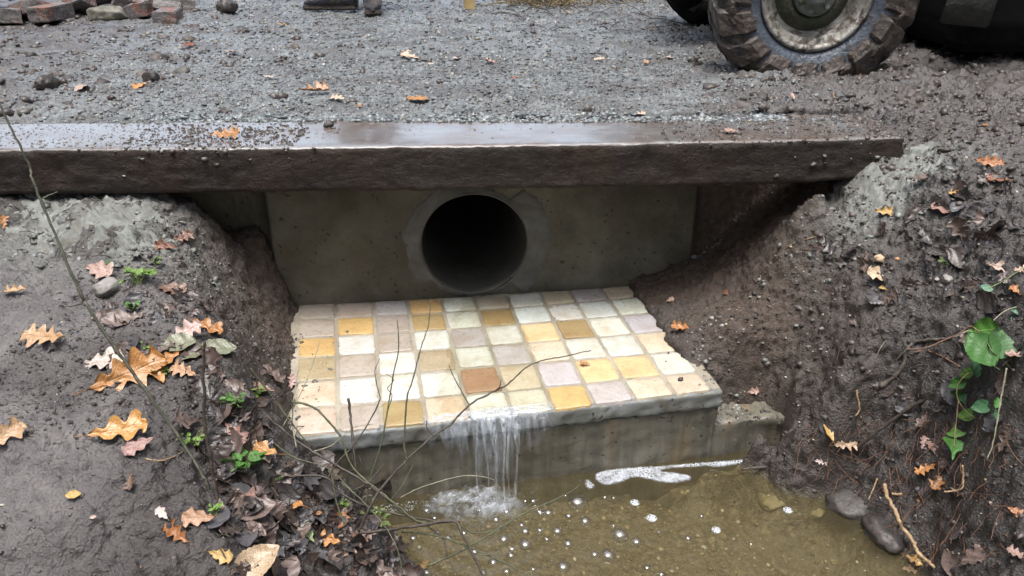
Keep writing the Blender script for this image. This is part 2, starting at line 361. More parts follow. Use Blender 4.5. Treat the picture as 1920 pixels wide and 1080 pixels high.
MSIDE = mat_muddy('rubber_sidewall', (.045, .055, .072), (.085, .10, .125), .22, .3)
MRIM = mat_muddy('rusty_cream_rim', (.19, .18, .15), (.42, .41, .38), .38, .4, metal=.25, mud=(.075, .055, .038), sc=22)
MBODY = mat_muddy('dull_tractor_paint', (.015, .02, .016), (.03, .04, .03), .3, .5)
MFLAP = mat_muddy('dirty_board', (.018, .019, .017), (.04, .042, .036), .3, .6, mud=(.035, .03, .026))
MRUBSHADE = mat_simple('black_rubber_and_shade', (.003, .003, .003), (.008, .008, .008), 20, .85, spec=.15)  # far tyres and the box below them; deep shade put into the colour

# ------------------------------------------------------------------ the lie of the land
def spline_line(a, b, X): return a[1] + (b[1]-a[1])*(X-a[0])/(b[0]-a[0])
def sleeper_front(X): return 1.905 + 0.047*X
def sleeper_back(X): return sleeper_front(X) + 0.262
TZ = -0.513                                     # tile top
def wallY(X): return 2.118 + 0.134*X
ctl = []
def cp(*rows):
    for (a, b, z) in rows: ctl.append(tuple(Pz(a, b, z)))
cp((0,330,-.11),(80,335,-.11),(180,345,-.115),(285,365,-.125),(100,450,-.19),(0,450,-.19),(0,600,-.22),(0,800,-.28),(0,1000,-.33),(0,1079,-.35),
   (150,700,-.26),(250,740,-.28),(200,560,-.225),(300,440,-.20),(340,480,-.22),(400,590,-.275),(440,660,-.31),(490,730,-.36),(540,820,-.43),(600,885,-.50),(670,950,-.58),(750,1040,-.66),
   (550,575,-.52),(548,640,-.52),(545,700,-.52),(545,780,-.52),(545,825,-.53),(600,870,-.62),(700,947,-.71),(790,1079,-.72),
   (500,440,-.30),(520,500,-.39),(535,550,-.49),(430,450,-.28),(450,550,-.37),(480,640,-.42),(500,560,-.44),(515,760,-.46),(400,400,-.20),
   (460,1060,-.44),(300,1060,-.40),(300,900,-.34),(420,850,-.37),(150,950,-.33),(600,1060,-.56),(560,960,-.50),
   (1485,857,-.713),(1560,930,-.713),(1640,990,-.713),(1700,1050,-.713),(1730,1079,-.72),
   (1185,540,-.50),(1230,600,-.508),(1290,670,-.508),(1335,715,-.508),(1375,765,-.56),(1430,785,-.585),(1490,800,-.60),
   (1290,490,-.443),(1320,480,-.43),(1400,400,-.30),(1440,420,-.29),(1545,340,-.11),(1600,335,-.105),(1690,300,-.07),
   (1450,400,-.25),(1500,420,-.24),(1500,380,-.18),(1600,400,-.17),(1700,380,-.12),(1550,430,-.24),
   (1300,560,-.47),(1400,560,-.43),(1400,640,-.46),(1420,720,-.50),(1480,770,-.55),(1500,660,-.42),(1500,560,-.37),(1600,560,-.31),(1600,660,-.38),(1600,740,-.45),(1560,800,-.54),
   (1700,500,-.22),(1700,600,-.30),(1700,700,-.40),(1800,420,-.11),(1900,420,-.07),(1900,320,0),(1800,300,0),(1750,330,-.04),(1800,520,-.19),(1800,620,-.27),(1800,720,-.36),(1800,820,-.45),
   (1700,800,-.50),(1640,850,-.58),(1600,900,-.68),(1700,900,-.59),(1700,980,-.66),(1800,920,-.53),(1800,1000,-.58),(1900,900,-.43),(1900,1000,-.50),(1900,600,-.20),(1900,720,-.28),(1900,820,-.36),(1850,1079,-.60),(1780,1070,-.65))
ctl += [(-1.25,2.0,-.12),(-1.0,2.05,-.14),(-.86,2.1,-.22),(-.78,2.0,-.30),(-.9,.6,-.42),(-1.5,.8,-.3),(-.25,.85,-.68),(-.5,.7,-.52),(-1.6,1.4,-.2),(-2.2,1.6,-.12),
        (-.05,1.05,-.78),(-.1,1.25,-.77),(.3,1.0,-.80),(.3,1.3,-.80),(0,1.35,-.79),(.5,1.45,-.79),(.6,1.2,-.79),(.3,.6,-.8),(.6,.7,-.78),(.1,.2,-.8),(.4,-.5,-.8),(.4,-1.5,-.8),(-.4,-.5,-.6),(-1.2,-.5,-.35),(-2,-2,-.25),(1.3,-.5,-.35),(2,-2,-.2),
        (-.3,1.7,-.58),(0,1.7,-.6),(.2,1.9,-.58),(-.3,1.95,-.58),(-.6,2.25,-.5),(.3,2.3,-.5),(.7,2.15,-.3),(.95,2.1,-.08),(1.5,1.6,.0),(1.5,2.2,0),(1.4,1.1,-.12),(1.3,.6,-.3),(.95,.7,-.5),(-2,2.1,-.02),(-1.6,1.9,-.08)]
_a = Pz(553, 820, TZ); _b = Pz(1340, 731, TZ); _d = (_b-_a); _f = Vector((_d.y, -_d.x, 0)).normalized()
for _u in (.24, .36, .5, .64, .78, .92, 1.06, 1.16):
    for _o, _z in ((-.02, -.79), (.05, -.795), (.13, -.80)):
        if _u > 1.1 and _o > .1: continue
        _p = _a + _d*_u + _f*_o; ctl.append((_p.x, _p.y, _z))
ctl = np.array(ctl)
def _phi(d): return np.sqrt(d*d + .045**2)
_A = _phi(np.hypot(ctl[:, 0][:, None]-ctl[:, 0], ctl[:, 1][:, None]-ctl[:, 1])); n_ = len(ctl)
_A = _A + np.eye(n_)*-.004
_B = np.block([[_A, np.ones((n_, 1))], [np.ones((1, n_)), np.zeros((1, 1))]])
_w = np.linalg.solve(_B, np.append(ctl[:, 2], 0))
def rbf(X, Y):
    o = np.full(X.shape, _w[-1])
    for k in range(n_): o += _w[k]*_phi(np.hypot(X-ctl[k, 0], Y-ctl[k, 1]))
    return o
FL, FR = Pz(553, 820, TZ), Pz(1340, 731, TZ); BL, BR = Pz(556, 564, TZ), Pz(1180, 531, TZ)
fdir = (FR-FL).normalized(); fdir.z = 0; fdir.normalize(); fnrm = Vector((fdir.y, -fdir.x, 0))   # towards the camera
def front_dist(X, Y): return (X-FL.x)*fnrm.x + (Y-FL.y)*fnrm.y      # >0 in front of the riser
def road_h(X, Y):
    h = 0.012*fbm(X, Y, f=.7, o=3) - .006
    lm = sstep(-.9, -2.2, X)*sstep(4.5, 2.2, Y)
    h = h + lm*(.03*fbm(X, Y, f=3, o=3, off=5) + .022*np.abs(fbm(X, Y, f=9, o=4, off=15)))
    # churned mud round the wheels and along the right
    rm = sstep(.35, 1.1, X)
    h = h + rm*(.028*np.abs(fbm(X, Y, f=4.2, o=4, off=2)) - .004)
    h = h + .05*np.exp(-(((X-1.22)/.16)**2 + ((Y-2.52)/.10)**2)) + .035*np.exp(-(((X-.78)/.2)**2 + ((Y-2.55)/.08)**2))
    h = h + .14*sstep(4.6, 7.0, Y)*sstep(-.5, 1.2, X)
    return h
def base_h(X, Y):
    near = (Y < 2.6) & (np.abs(X) < 3.2) & (Y > -3)
    h = np.zeros(X.shape); r = road_h(X, Y)
    rb = np.zeros(X.shape); rb[near] = rbf(X[near], Y[near])
    cl = np.maximum(sleeper_back(X)-.03, wallY(X)+.02)
    sharp = sstep(-1.25, -1.1, X)*sstep(1.05, .95, X)
    k = sharp*sstep(0, .012, Y-cl) + (1-sharp)*sstep(1.75, 2.3, Y)
    k = np.maximum(k, sstep(2.8, 3.2, np.abs(X)))
    h = rb*(1-k) + r*k
    h[~near] = np.where(Y[~near] > 0, r[~near], -.3)
    # keep earth below the tiled apron, and the bed low in front of the riser
    inx = (Y > 1.2) & (Y < cl) & (np.abs(X) < .8)
    # left / right limits of the apron
    lx = FL.x + (BL.x-FL.x)*(Y-FL.y)/(BL.y-FL.y); rx = FR.x + (BR.x-FR.x)*(Y-FR.y)/(BR.y-FR.y)
    fd = front_dist(X, Y)
    wob = .018*perlin(X*18+4, Y*18)
    inside = sstep(.0, .02, X-(lx+.005+wob))*sstep(.0, .02, (rx-.005+wob)-X)*sstep(-.02, -.03, fd-.02)
    inside = np.where(inx, inside, 0)
    h = np.where(inside > 0, np.minimum(h, h*(1-inside) + (-.57)*inside), h)
    fr_ = sstep(-.035, -.015, fd)*sstep(.05, .03, fd)*sstep(FL.x+.10, FL.x+.2, X)*sstep(.69, .66, X)*(Y > 1.1)*(Y < 1.8)
    h = np.where(fr_ > 0, np.minimum(h, h*(1-fr_) + fr_*np.minimum(h, -.80)), h)
    return h
def axis(lo, d0, d1, hi, s, g):
    mid = list(np.arange(d0, d1+1e-6, s)); a = []; x = d0; st = s
    while x > lo: st *= g; x -= st; a.append(x)
    b = []; x = mid[-1]; st = s
    while x < hi: st *= g; x += st; b.append(x)
    return np.array(a[::-1]+mid+b)
xs = axis(-60, -1.3, 1.3, 60, .0037, 1.03); ys = axis(-6, .74, 2.24, 90, .0030, 1.0125)
X, Y = np.meshgrid(xs, ys); Hh = base_h(X, Y)
gy, gx = np.gradient(Hh, ys, xs); nl = np.sqrt(gx*gx+gy*gy+1); NX, NY, NZ = -gx/nl, -gy/nl, 1/nl
# zones
def blob(x, y, rx_, ry_): return np.exp(-(((X-x)/rx_)**2 + ((Y-y)/ry_)**2))
wn_ = fbm(X, Y, f=3.5, o=4, off=9)
gravel = sstep(2.0, 2.12, Y+wn_*.03)*sstep(-2.3, -1.0, X+.35*wn_+.12*(Y-2))*sstep(1.0, .3, X+.35*wn_-.28*(Y-2.2))
gravel = gravel*(.25+.75*sstep(-.45, .1, fbm(X, Y, f=5, o=4, off=61)))
gravel = np.maximum(gravel, sstep(2.0, 2.12, Y)*sstep(-1.9,-.9,X+.3*wn_)*sstep(.7,.3,X)*.55)
gravel = gravel*sstep(-.09, -.045, Hh)
soil = np.clip(blob(.62, 1.85, .22, .3) + blob(-.62, 1.85, .16, .3) + (Y > 2.0)*sstep(-.06, -.12, Hh), 0, 1)
pale = np.clip(blob(.95, 1.87, .14, .09) + blob(-.98, 1.74, .2, .12), 0, 1)*sstep(-.5, .4, wn_+.25)*(Y < 2.0)
bedm = sstep(-.69, -.73, Hh)
ch = np.zeros((*X.shape, 4)); ch[..., 0] = gravel; ch[..., 1] = pale; ch[..., 2] = soil; ch[..., 3] = 1
def bill(f, o, off, g=.5): return np.abs(fbm(X+.02*wn_, Y, Hh*1.0, f=f, o=o, gain=g, off=off))
rough_amt = 1.0 - .62*gravel - .45*np.clip(soil, 0, 1) - .5*bedm
smooth_left = sstep(-.55, -.75, X)*sstep(1.8, 1.5, Y)
D = rough_amt*(.018*(1-.25*smooth_left)*(1-.5*sstep(.35, .6, X)*(Y < 2.0))*(bill(7, 4, 1)-.25) + .010*fbm(X, Y, Hh, f=24, o=3, off=3)*(1-.5*smooth_left) + .005*fbm(X, Y, Hh, f=75, o=3, off=6))
D += rough_amt*.006*np.abs(fbm(X, Y, Hh, f=42, o=3, off=40))*(1-.4*smooth_left) + rough_amt*(1-smooth_left)*.011*np.maximum(0, fbm(X, Y, Hh, f=16, o=2, off=12)-.25)
D += gravel*.0045*fbm(X, Y, f=90, o=2, off=8)
crk = np.abs(perlin(X*5+1.5*wn_, Y*11)); crumb_ = np.clip(sstep(.35, .6, X)*(Y < 2.1) + soil, 0, 1)*(1-bedm)
D += crumb_*(.007*np.abs(fbm(X, Y, Hh, f=34, o=4, gain=.62, off=50)) + .003*fbm(X, Y, Hh, f=110, o=2, off=51))
D += (Y > 2.15)*(1-gravel)*sstep(.3, 1.0, np.abs(X+.1))*(.020*np.abs(fbm(X, Y, f=12, o=5, gain=.62, off=71)) + .016*np.maximum(0, fbm(X, Y, f=6, o=4, off=73)-.15))
D -= smooth_left*.006*sstep(.08, .0, crk)
hoof = smooth_left*.012*fbm(X*.6, Y*1.4, f=11, o=3, off=20); D += hoof
scl = np.maximum(1, np.maximum(np.gradient(xs)[None, :], np.gradient(ys)[:, None])/.03)
D = D/scl
D += .012*np.maximum(0, fbm(X, Y, f=2.2, o=3, off=31))*sstep(2.4, 3.5, Y)
D = D*(.15+.85*sstep(.08, .35, NZ))
GV = np.stack([X+NX*D, Y+NY*D, Hh+NZ*D], -1).reshape(-1, 3); GF = grid_faces(len(ys), len(xs))
_pc = (-.108, 2.118-.134*.108)
_cl = np.maximum(sleeper_back(GV[:, 0])-.03, wallY(GV[:, 0])+.02)
_cl = np.maximum(sleeper_back(X)-.03, wallY(X)+.02).ravel()
_kill = (np.abs(X.ravel()-_pc[0]) < .19) & (Y.ravel() > _cl-.012) & (Y.ravel() < _cl+.018)
GF = GF[~_kill[GF].any(1)]
gme = np_mesh(GV, GF)
ca = gme.color_attributes.new('zone', 'FLOAT_COLOR', 'POINT'); ca.data.foreach_set('color', ch.reshape(-1, 4).astype(np.float32).ravel())
clay_ = np.clip(smooth_left*sstep(-.9, .3, wn_+.3) + (Y > 2.2)*sstep(.4, .9, np.abs(X+.2))*.45 + blob(1.25, 1.9, .4, .35)*.6, 0, 1)
cla = gme.attributes.new('clay', 'FLOAT', 'POINT'); cla.data.foreach_set('value', clay_.astype(np.float32).ravel())
ba = gme.attributes.new('bed', 'FLOAT', 'POINT'); ba.data.foreach_set('value', bedm.astype(np.float32).ravel())
ground = link('ground', gme, MG); tag(ground, 'wet churned brown mud banks and gravel track over the culvert', kind='structure')
bv_V = [GV]; bv_F = [GF.tolist()]
def hbase(x, y): return float(base_h(np.array([[x]]), np.array([[y]]))[0, 0])

# ------------------------------------------------------------------ culvert: headwall, pipe, apron, riser
def noisy_box(name, corners, z0, z1, mat, parent, seg=.02, amp=.002, f=20, smooth=True, top_wob=0.0):
    """a prism with a quadrilateral plan, subdivided and roughened"""
    c = [Vector((p[0], p[1], 0)) for p in corners]
    bm = bmesh.new(); bot = [bm.verts.new((p.x, p.y, z0)) for p in c]; top = [bm.verts.new((p.x, p.y, z1)) for p in c]
    n = len(c); bm.faces.new(bot[::-1]); bm.faces.new(top)
    for i in range(n): bm.faces.new((bot[i], bot[(i+1) % n], top[(i+1) % n], top[i]))
    bmesh.ops.bevel(bm, geom=list(bm.edges), offset=min(.006, (z1-z0)*.2), segments=2, affect='EDGES', profile=.6)
    for _ in range(9):
        el = [e for e in bm.edges if e.calc_length() > seg*1.5]
        if not el: break
        bmesh.ops.subdivide_edges(bm, edges=el, cuts=1, use_grid_fill=True)
        if len(bm.verts) > 30000: break
    bmesh.ops.triangulate(bm, faces=[f for f in bm.faces if len(f.verts) > 4])
    bm.normal_update(); co = np.array([v.co[:] for v in bm.verts]); no = np.array([v.normal[:] for v in bm.verts])
    d = amp*fbm(co[:, 0], co[:, 1], co[:, 2], f=f, o=4, gain=.6)
    for v, dd, nn in zip(bm.verts, d, no): v.co += Vector(nn)*float(dd)
    return bm_obj(name, bm, mat, parent, smooth)
head = empty('culvert_headwall', (-.1, 2.12, -.55), 0, 'dim concrete headwall with round black pipe mouth under the beam', 'headwall')
PC = Vector((-.108, wallY(-.108), -.349)); PR = .158
def local(parent, o): o.matrix_parent_inverse = parent.matrix_world.inverted() if False else Matrix.Translation(-parent.location)
# wall face: grid with the pipe hole cut, then thickness
def wall_mesh(x0, x1, z0, z1, hole=True):
    nu = 150; nv = 62; V = []; F = []
    yaw = math.atan(.134); ux, uy = math.cos(yaw), math.sin(yaw)
    us = np.linspace((x0-PC.x)/ux, (x1-PC.x)/ux, nu); vs = np.linspace(z0, z1, nv)
    U, W = np.meshgrid(us, vs)
    if hole:                       # pull the grid points near the hole on to its circle
        dz = W-PC.z; r = np.hypot(U, dz); k = (r < PR+.008) & (r > PR-.006)
        s = np.where(k, PR/r, 1); U2 = U*s; W2 = PC.z+dz*s
    else: U2, W2 = U, W
    d = .0025*fbm(U2, W2, f=9, o=4) + .0012*fbm(U2, W2, f=60, o=3)
    joint = np.exp(-((W2-(-.405))/.004)**2)*(U2 < -.28)*(U2 > -.56); d -= .004*joint
    nx_, ny_ = uy, -ux
    Vf = np.stack([PC.x+U2*ux+nx_*d, PC.y+U2*uy+ny_*d, W2], -1).reshape(-1, 3)
    T = .1; Vb = np.stack([PC.x+U*ux-nx_*T, PC.y+U*uy-ny_*T, W], -1).reshape(-1, 3)
    G = grid_faces(nv, nu)
    if hole:
        r0 = np.hypot(U.ravel(), W.ravel()-PC.z); G = G[(r0[G] > PR-.006).all(1)]
    n = len(Vf); 
    ring = [i for i in range(nu)] + [j*nu+nu-1 for j in range(1, nv)] + [(nv-1)*nu+i for i in range(nu-2, -1, -1)] + [j*nu for j in range(nv-2, 0, -1)]
    side = [(ring[i], ring[(i+1) % len(ring)]) for i in range(len(ring))]
    F = G.tolist() + [[a, a+n, b+n, b] for a, b in side] 
    return np.vstack([Vf, Vb]), F
V, F = wall_mesh(-.66, .535, -.60, -.121)
wl = link('wall', mesh(V, F), MWALL); wl.parent = head; local(head, wl)
V2 = V.copy(); bv_V.append(V); bv_F.append(F)
V, F = wall_mesh(-.92, -.664, -.50, -.13, False); V[:, 1] += .035
ww = link('side_wall', mesh(V, F), MWALL); ww.parent = head; local(head, ww); ww['label'] = 'darker recessed stub of wall beside the pipe wall'
bv_V.append(V); bv_F.append(F)
# pipe barrel and smeared mortar collar, both revolved about the pipe axis
def revolve(profile, n, axis_o, yaw, wob=None, a0=0, a1=2*math.pi):
    V = []; F = []; k = len(profile); c, s = math.cos(yaw), math.sin(yaw)
    full = abs(a1-a0-2*math.pi) < 1e-6; m = n if full else n+1
    for i in range(m):
        th = a0+(a1-a0)*i/n
        for j, (r, d) in enumerate(profile):
            rr, dd = (r, d) if wob is None else wob(r, d, th, j)
            lx_, lz = math.cos(th)*rr, math.sin(th)*rr
            V.append((axis_o.x + lx_*c - dd*s, axis_o.y + lx_*s + dd*c, axis_o.z+lz))
    for i in range(n):
        for j in range(k-1):
            a = i*k+j; b = ((i+1) % m)*k+j; F.append((a, b, b+1, a+1))
    return V, F
YAW = math.atan(.134)
V, F = revolve([(PR-.001, -.004), (PR-.0045, -.007), (PR-.008, -.004), (PR-.008, .02), (PR-.008, .2), (PR-.008, .5), (PR-.008, 1.2), (PR-.008, 2.6), (.001, 2.6)], 72, PC, YAW,
               lambda r, d, t, j: (r+.0015*math.sin(3*t+1)*(j < 4), d+.0015*math.sin(5*t+j)))
pp = link('pipe', mesh(V, F), MPIPE); pp.parent = head; local(head, pp); pp['label'] = 'round concrete drain pipe, pitch dark inside'
def cw(r, d, t, j):
    e = .004+.010*float(perlin(math.cos(t)*9, math.sin(t)*9))+.008*float(perlin(math.cos(t)*27, math.sin(t)*27))+.026*(.5+.5*float(perlin(math.cos(t)*2.1+5, math.sin(t)*2.1))) + (.055 if math.cos(t) > .2 and abs(math.sin(t)) < .75 else .0) + (.03 if math.cos(t) < -.3 and math.sin(t) > -.6 else 0)
    if math.sin(t) < -.75: e = min(e, .02)
    if math.sin(t) > .8: e = min(e, .06)
    f = j/9.0
    rr = PR-.003 + e*f
    prof = -.006*(1-f)**.8*(1+.5*float(perlin(math.cos(t)*9*rr*6, math.sin(t)*9*rr*6, j*.6))) + (.003 if j == 9 else 0)
    return rr, prof
V, F = revolve([(PR, 0)]*10, 120, PC, YAW, cw)
mc = link('mortar_collar', mesh(V, F), MMORT); mc.parent = head; local(head, mc); mc['label'] = 'smeared pale grey mortar ring around the pipe mouth'

apron = empty('tiled_apron', (FL.x+.45, FL.y+.1, -.72), 0, 'sloping-sided concrete step paved with multicoloured square sandstone tiles', 'paved step')
inr = lambda p, a, b: Vector((p.x+a, p.y+b, 0))
gl_ = noisy_box('grout_bed', [FL+Vector((-.02, .012, 0)), FR+Vector((.02, .010, 0)), BR+Vector((.03, .02, 0)), BL+Vector((-.02, .02, 0))], -.552, TZ-.0028, MGROUT, apron, .012, .0022, 26); local(apron, gl_)
bv_V.append(np.array([v.co[:] for v in gl_.data.vertices])); bv_F.append([list(p.vertices) for p in gl_.data.polygons])
o1 = FL + fdir*-.03 + fnrm*.005; o2 = FR + fdir*.022 + fnrm*.005
lp = noisy_box('mortar_lip', [o1, o2, o2-fnrm*.10, o1-fnrm*.10], -.562, TZ-.0055, MLIP, apron, .006, .0035, 45); local(apron, lp)
bv_V.append(np.array([v.co[:] for v in lp.data.vertices])); bv_F.append([list(p.vertices) for p in lp.data.polygons])
o1 = FL + fdir*-.12 - fnrm*.002; o2 = FR + fdir*.016 - fnrm*.002
o3 = FR + fdir*.205 - fnrm*.004
ft = noisy_box('footing', [FR - fdir*.05 - fnrm*.004, o3, o3-fnrm*.24, FR-fdir*.05-fnrm*.24], -.86, -.618, MRIS, apron, .012, .008, 16); local(apron, ft)
bv_V.append(np.array([v.co[:] for v in ft.data.vertices])); bv_F.append([list(p.vertices) for p in ft.data.polygons])
rs = noisy_box('riser', [o1, o2, o2-fnrm*.28, o1-fnrm*.28], -.86, -.5635, MRIS, apron, .010, .0032, 24); local(apron, rs)
bv_V.append(np.array([v.co[:] for v in rs.data.vertices])); bv_F.append([list(p.vertices) for p in rs.data.polygons])
# tiles: corners read off the grout lines and laid on the level bed
topx = [558, 630, 700, 764, 827, 888, 949, 1012, 1067, 1126, 1180]; botx = [553, 626, 718, 801, 884, 963, 1039, 1114, 1192, 1270, 1337]
botx = [553, 635, 716, 800, 882, 962, 1039, 1115, 1192, 1268, 1337]
rowL = [568, 599, 634, 671, 716, 766, 818]; rowM = [556, 581, 612, 647.5, 686, 733, 778]; rowR = [533, 556, 586, 620, 658, 697, 731]
def grid_px(i, j):
    # i: column line 0..10, j: row line 0..6
    u = i/10; yl, ym, yr = rowL[j], rowM[j], rowR[j]
    # quadratic through the three measured rows (middle at column 5)
    y = yl*(1-u)*(1-2*u) + ym*4*u*(1-u) + yr*u*(2*u-1)
    xt, xb = topx[i], botx[i]; yt = rowL[0]*(1-u)*(1-2*u)+rowM[0]*4*u*(1-u)+rowR[0]*u*(2*u-1); yb = rowL[6]*(1-u)*(1-2*u)+rowM[6]*4*u*(1-u)+rowR[6]*u*(2*u-1)
    return xt+(xb-xt)*(y-yt)/(yb-yt), y
Wt = (.54, .55, .50); Wc = (.54, .525, .45); LI = (.42, .40, .405); PKG = (.33, .29, .25); PK = (.39, .34, .305); OC = (.50, .34, .14); OCL = (.60, .44, .235); OB = (.33, .245, .115)
TN = (.36, .30, .19); TC = (.50, .445, .33); PW = (.53, .56, .505); RU = (.31, .195, .115); CR = (.56, .50, .38); CP = (.52, .44, .345)
TCOL = [[PKG, PK, LI, OC, PW, Wc, PW, TC, LI, TC],
        [PKG, OC, PKG, OB, PW, OB, PW, Wt, PW, PW],
        [OC, Wt, PKG, Wt, LI, Wt, OCL, OB, Wt, LI],
        [TN, PK, Wt, TN, Wt, LI, CR, Wt, Wt, CR],
        [CP, Wt, Wt, Wt, RU, TC, LI, OCL, OCL, Wt],
        [CP, PK, OB, CP, Wt, Wc, OC, LI, TC, CP]]
for j in range(6):
    for i in range(10):
        q = [Pz(*grid_px(a, b), TZ) for a, b in ((i, j+1), (i+1, j+1), (i+1, j), (i, j))]
        c = sum(q, Vector())/4; rr = random.Random(i*31+j*7)
        dz = rr.uniform(-.0012, .0012); out = []
        N = 9
        for s in range(4):
            a, b = q[s], q[(s+1) % 4]
            for k in range(N):
                p = a.lerp(b, k/N); d = (p-c); L = d.length
                e = .0046 + .0020*float(perlin(p.x*60+i, p.y*60+j)) + .0008*rr.uniform(-1, 1)
                ea = min(k, N-k)/N       # round the corners
                e += .0022*max(0, .12-ea)/.12
                nrm = Vector((b.y-a.y, -(b.x-a.x), 0)).normalized()
                p2 = p - nrm*e
                if k == 0:
                    a0 = q[(s-1) % 4]; n0 = Vector((a.y-a0.y, -(a.x-a0.x), 0)).normalized(); p2 = p2 - n0*e
                elif k == N-0: pass
                out.append(p2)
        V = []; n = len(out)
        tx, ty = rr.uniform(-.012, .012), rr.uniform(-.012, .012)
        for ring, (f, z) in enumerate(((1.0, -.022), (1.0, -.0009), (.985, .0), (.80, .0006), (.55, .001), (.28, .001))):
            for p in out:
                v = (p-c)*f; w = float(.0012*perlin(p.x*30*f+i*3, p.y*30*f+j*5)) if ring > 1 else 0
                V.append((v.x, v.y, z+dz+w+tx*v.x+ty*v.y))
        V.append((0, 0, .001+dz)); F = []
        for r_ in range(5):
            for k in range(n): F.append((r_*n+k, r_*n+(k+1) % n, (r_+1)*n+(k+1) % n, (r_+1)*n+k))
        for k in range(n): F.append((5*n+k, 5*n+(k+1) % n, 6*n))
        t = link('paving_tile', mesh(V, F), MTILE, apron); t.location = c - apron.location
        cc = TCOL[j][i]; g = rr.uniform(.93, 1.07); t.color = (cc[0]*g*rr.uniform(.98, 1.02), cc[1]*g, cc[2]*g*rr.uniform(.95, 1.05), 1)
        if cc is RU: t['label'] = 'rust brown tile among white ones'
        bv_V.append(np.array(V)+np.array(c[:])); bv_F.append([list(f) for f in F])

# ------------------------------------------------------------------ the beam over the culvert
def beam():
    L0, L1, n = -1.42, .985, 340; prof = []; V = []
    W = .262; Ht = .118
    segs = [(0, 0, 26, 0), (0, 1, 12, 1), (1, 1, 26, 2), (1, 0, 10, 3)]
    ring = []
    for k in range(14): ring.append((0.0, -Ht+Ht*k/14))          # front face, bottom to top
    for k in range(28): ring.append((W*k/28, 0.0))
    for k in range(8): ring.append((W, -Ht*k/8))
    for k in range(12): ring.append((W*(1-k/12), -Ht))
    m = len(ring); Vn = np.zeros((n, m, 3))
    xs_ = np.linspace(L0, L1, n)
    for j, (y, z) in enumerate(ring):
        cyz = np.array([W/2, -Ht/2]); dn = np.array([y, z])-cyz; rc = .012
        yy, zz = y, z
        # rounded arris at the front top and bottom
        dy, dz_ = min(y, W-y), min(-z, z+Ht)
        if dy < rc and dz_ < rc:
            k = rc-math.hypot(rc-dy, rc-dz_) ; yy += (1 if y < W/2 else -1)*max(0, -k)*.8; zz += (-1 if z > -Ht/2 else 1)*max(0, -k)*.8
        fa = fbm(xs_, np.full(n, y*3.0), np.full(n, z*3.0), f=3.0, o=3, off=2)*.004
        grain = fbm(xs_*.25, np.full(n, yy), np.full(n, zz), f=60, o=3, off=4)*(.0018 if y < .01 else .0006)
        chip = -np.maximum(0, fbm(xs_, np.full(n, y), np.full(n, z), f=9, o=4, off=14)-.42)*.010*(1 if (y < .02) else .15) - .003*np.abs(fbm(xs_, np.full(n, y), np.full(n, z), f=38, o=3, off=24))*(y < .02)
        d = fa+grain+chip
        nrm = np.array([-1.0, 0]) if y == 0 and -Ht < z < 0 else (np.array([0, 1.0]) if z == 0 else (np.array([1.0, 0]) if y == W else np.array([0, -1.0])))
        if y == 0 and z in (0.0, -Ht): nrm = np.array([-.7, .7 if z == 0 else -.7])
        if z == 0 and y < .006: nrm = np.array([-.7, .7])
        # the right end is hacked thinner, the underside sags a little towards the left
        endt = sstep(.62, .98, xs_)
        zz2 = zz + (.009*endt if z < -.06 else 0) - .004*np.sin((xs_+1.2)*1.3)
        Vn[:, j, 0] = xs_; Vn[:, j, 1] = sleeper_front(xs_) + yy + nrm[0]*d + .010*endt*(y < .02); Vn[:, j, 2] = zz2 + nrm[1]*d*(.45 if nrm[1] > .9 else 1)
    # jagged right end
    Vn[-1, :, 0] += .012*fbm(Vn[-1, :, 1], Vn[-1, :, 2], f=20, o=3); Vn[-2, :, 0] += .0
    idx = np.arange(n*m).reshape(n, m); F = []
    a = idx[:-1, :]; b = idx[1:, :]; F = np.stack([a, np.roll(a, -1, 1), np.roll(b, -1, 1), b], -1).reshape(-1, 4).tolist()
    VV = Vn.reshape(-1, 3).tolist(); VV.append([L0, sleeper_front(L0)+W/2, -Ht/2]); VV.append([L1+.004, sleeper_front(L1)+W/2, -Ht/2])
    for k in range(m):
        F.append([idx[0, (k+1) % m], idx[0, k], n*m]); F.append([idx[-1, k], idx[-1, (k+1) % m], n*m+1])
    F = [[int(q) for q in f] for f in F]
    return VV, F
V, F = beam(); bme = mesh(V, F)
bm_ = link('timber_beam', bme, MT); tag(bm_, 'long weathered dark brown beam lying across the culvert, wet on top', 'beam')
bv_V.append(np.array(V)); bv_F.append(F)

# ray casting against everything solid so far
off = 0; BV = []; BF = []
for v, f in zip(bv_V, bv_F):
    BV.append(np.asarray(v, float)); BF += [[i+off for i in q] for q in f]; off += len(v)
_allV = np.vstack(BV).tolist()
BVH = BVHTree.FromPolygons(_allV, BF, all_triangles=False)
def G(px, py):
    r = ray(px, py); d = r.normalized(); h = BVH.ray_cast(CAM, d, 60)
    if h[0] is None: return Pz(px, py, 0), Vector((0, 0, 1)), 1.0
    return h[0], h[1], (h[0]-CAM).length/r.length
def down(x, y, z=.5):
    h = BVH.ray_cast(Vector((x, y, z)), Vector((0, 0, -1)), 5); return (h[0], h[1]) if h[0] else (None, None)

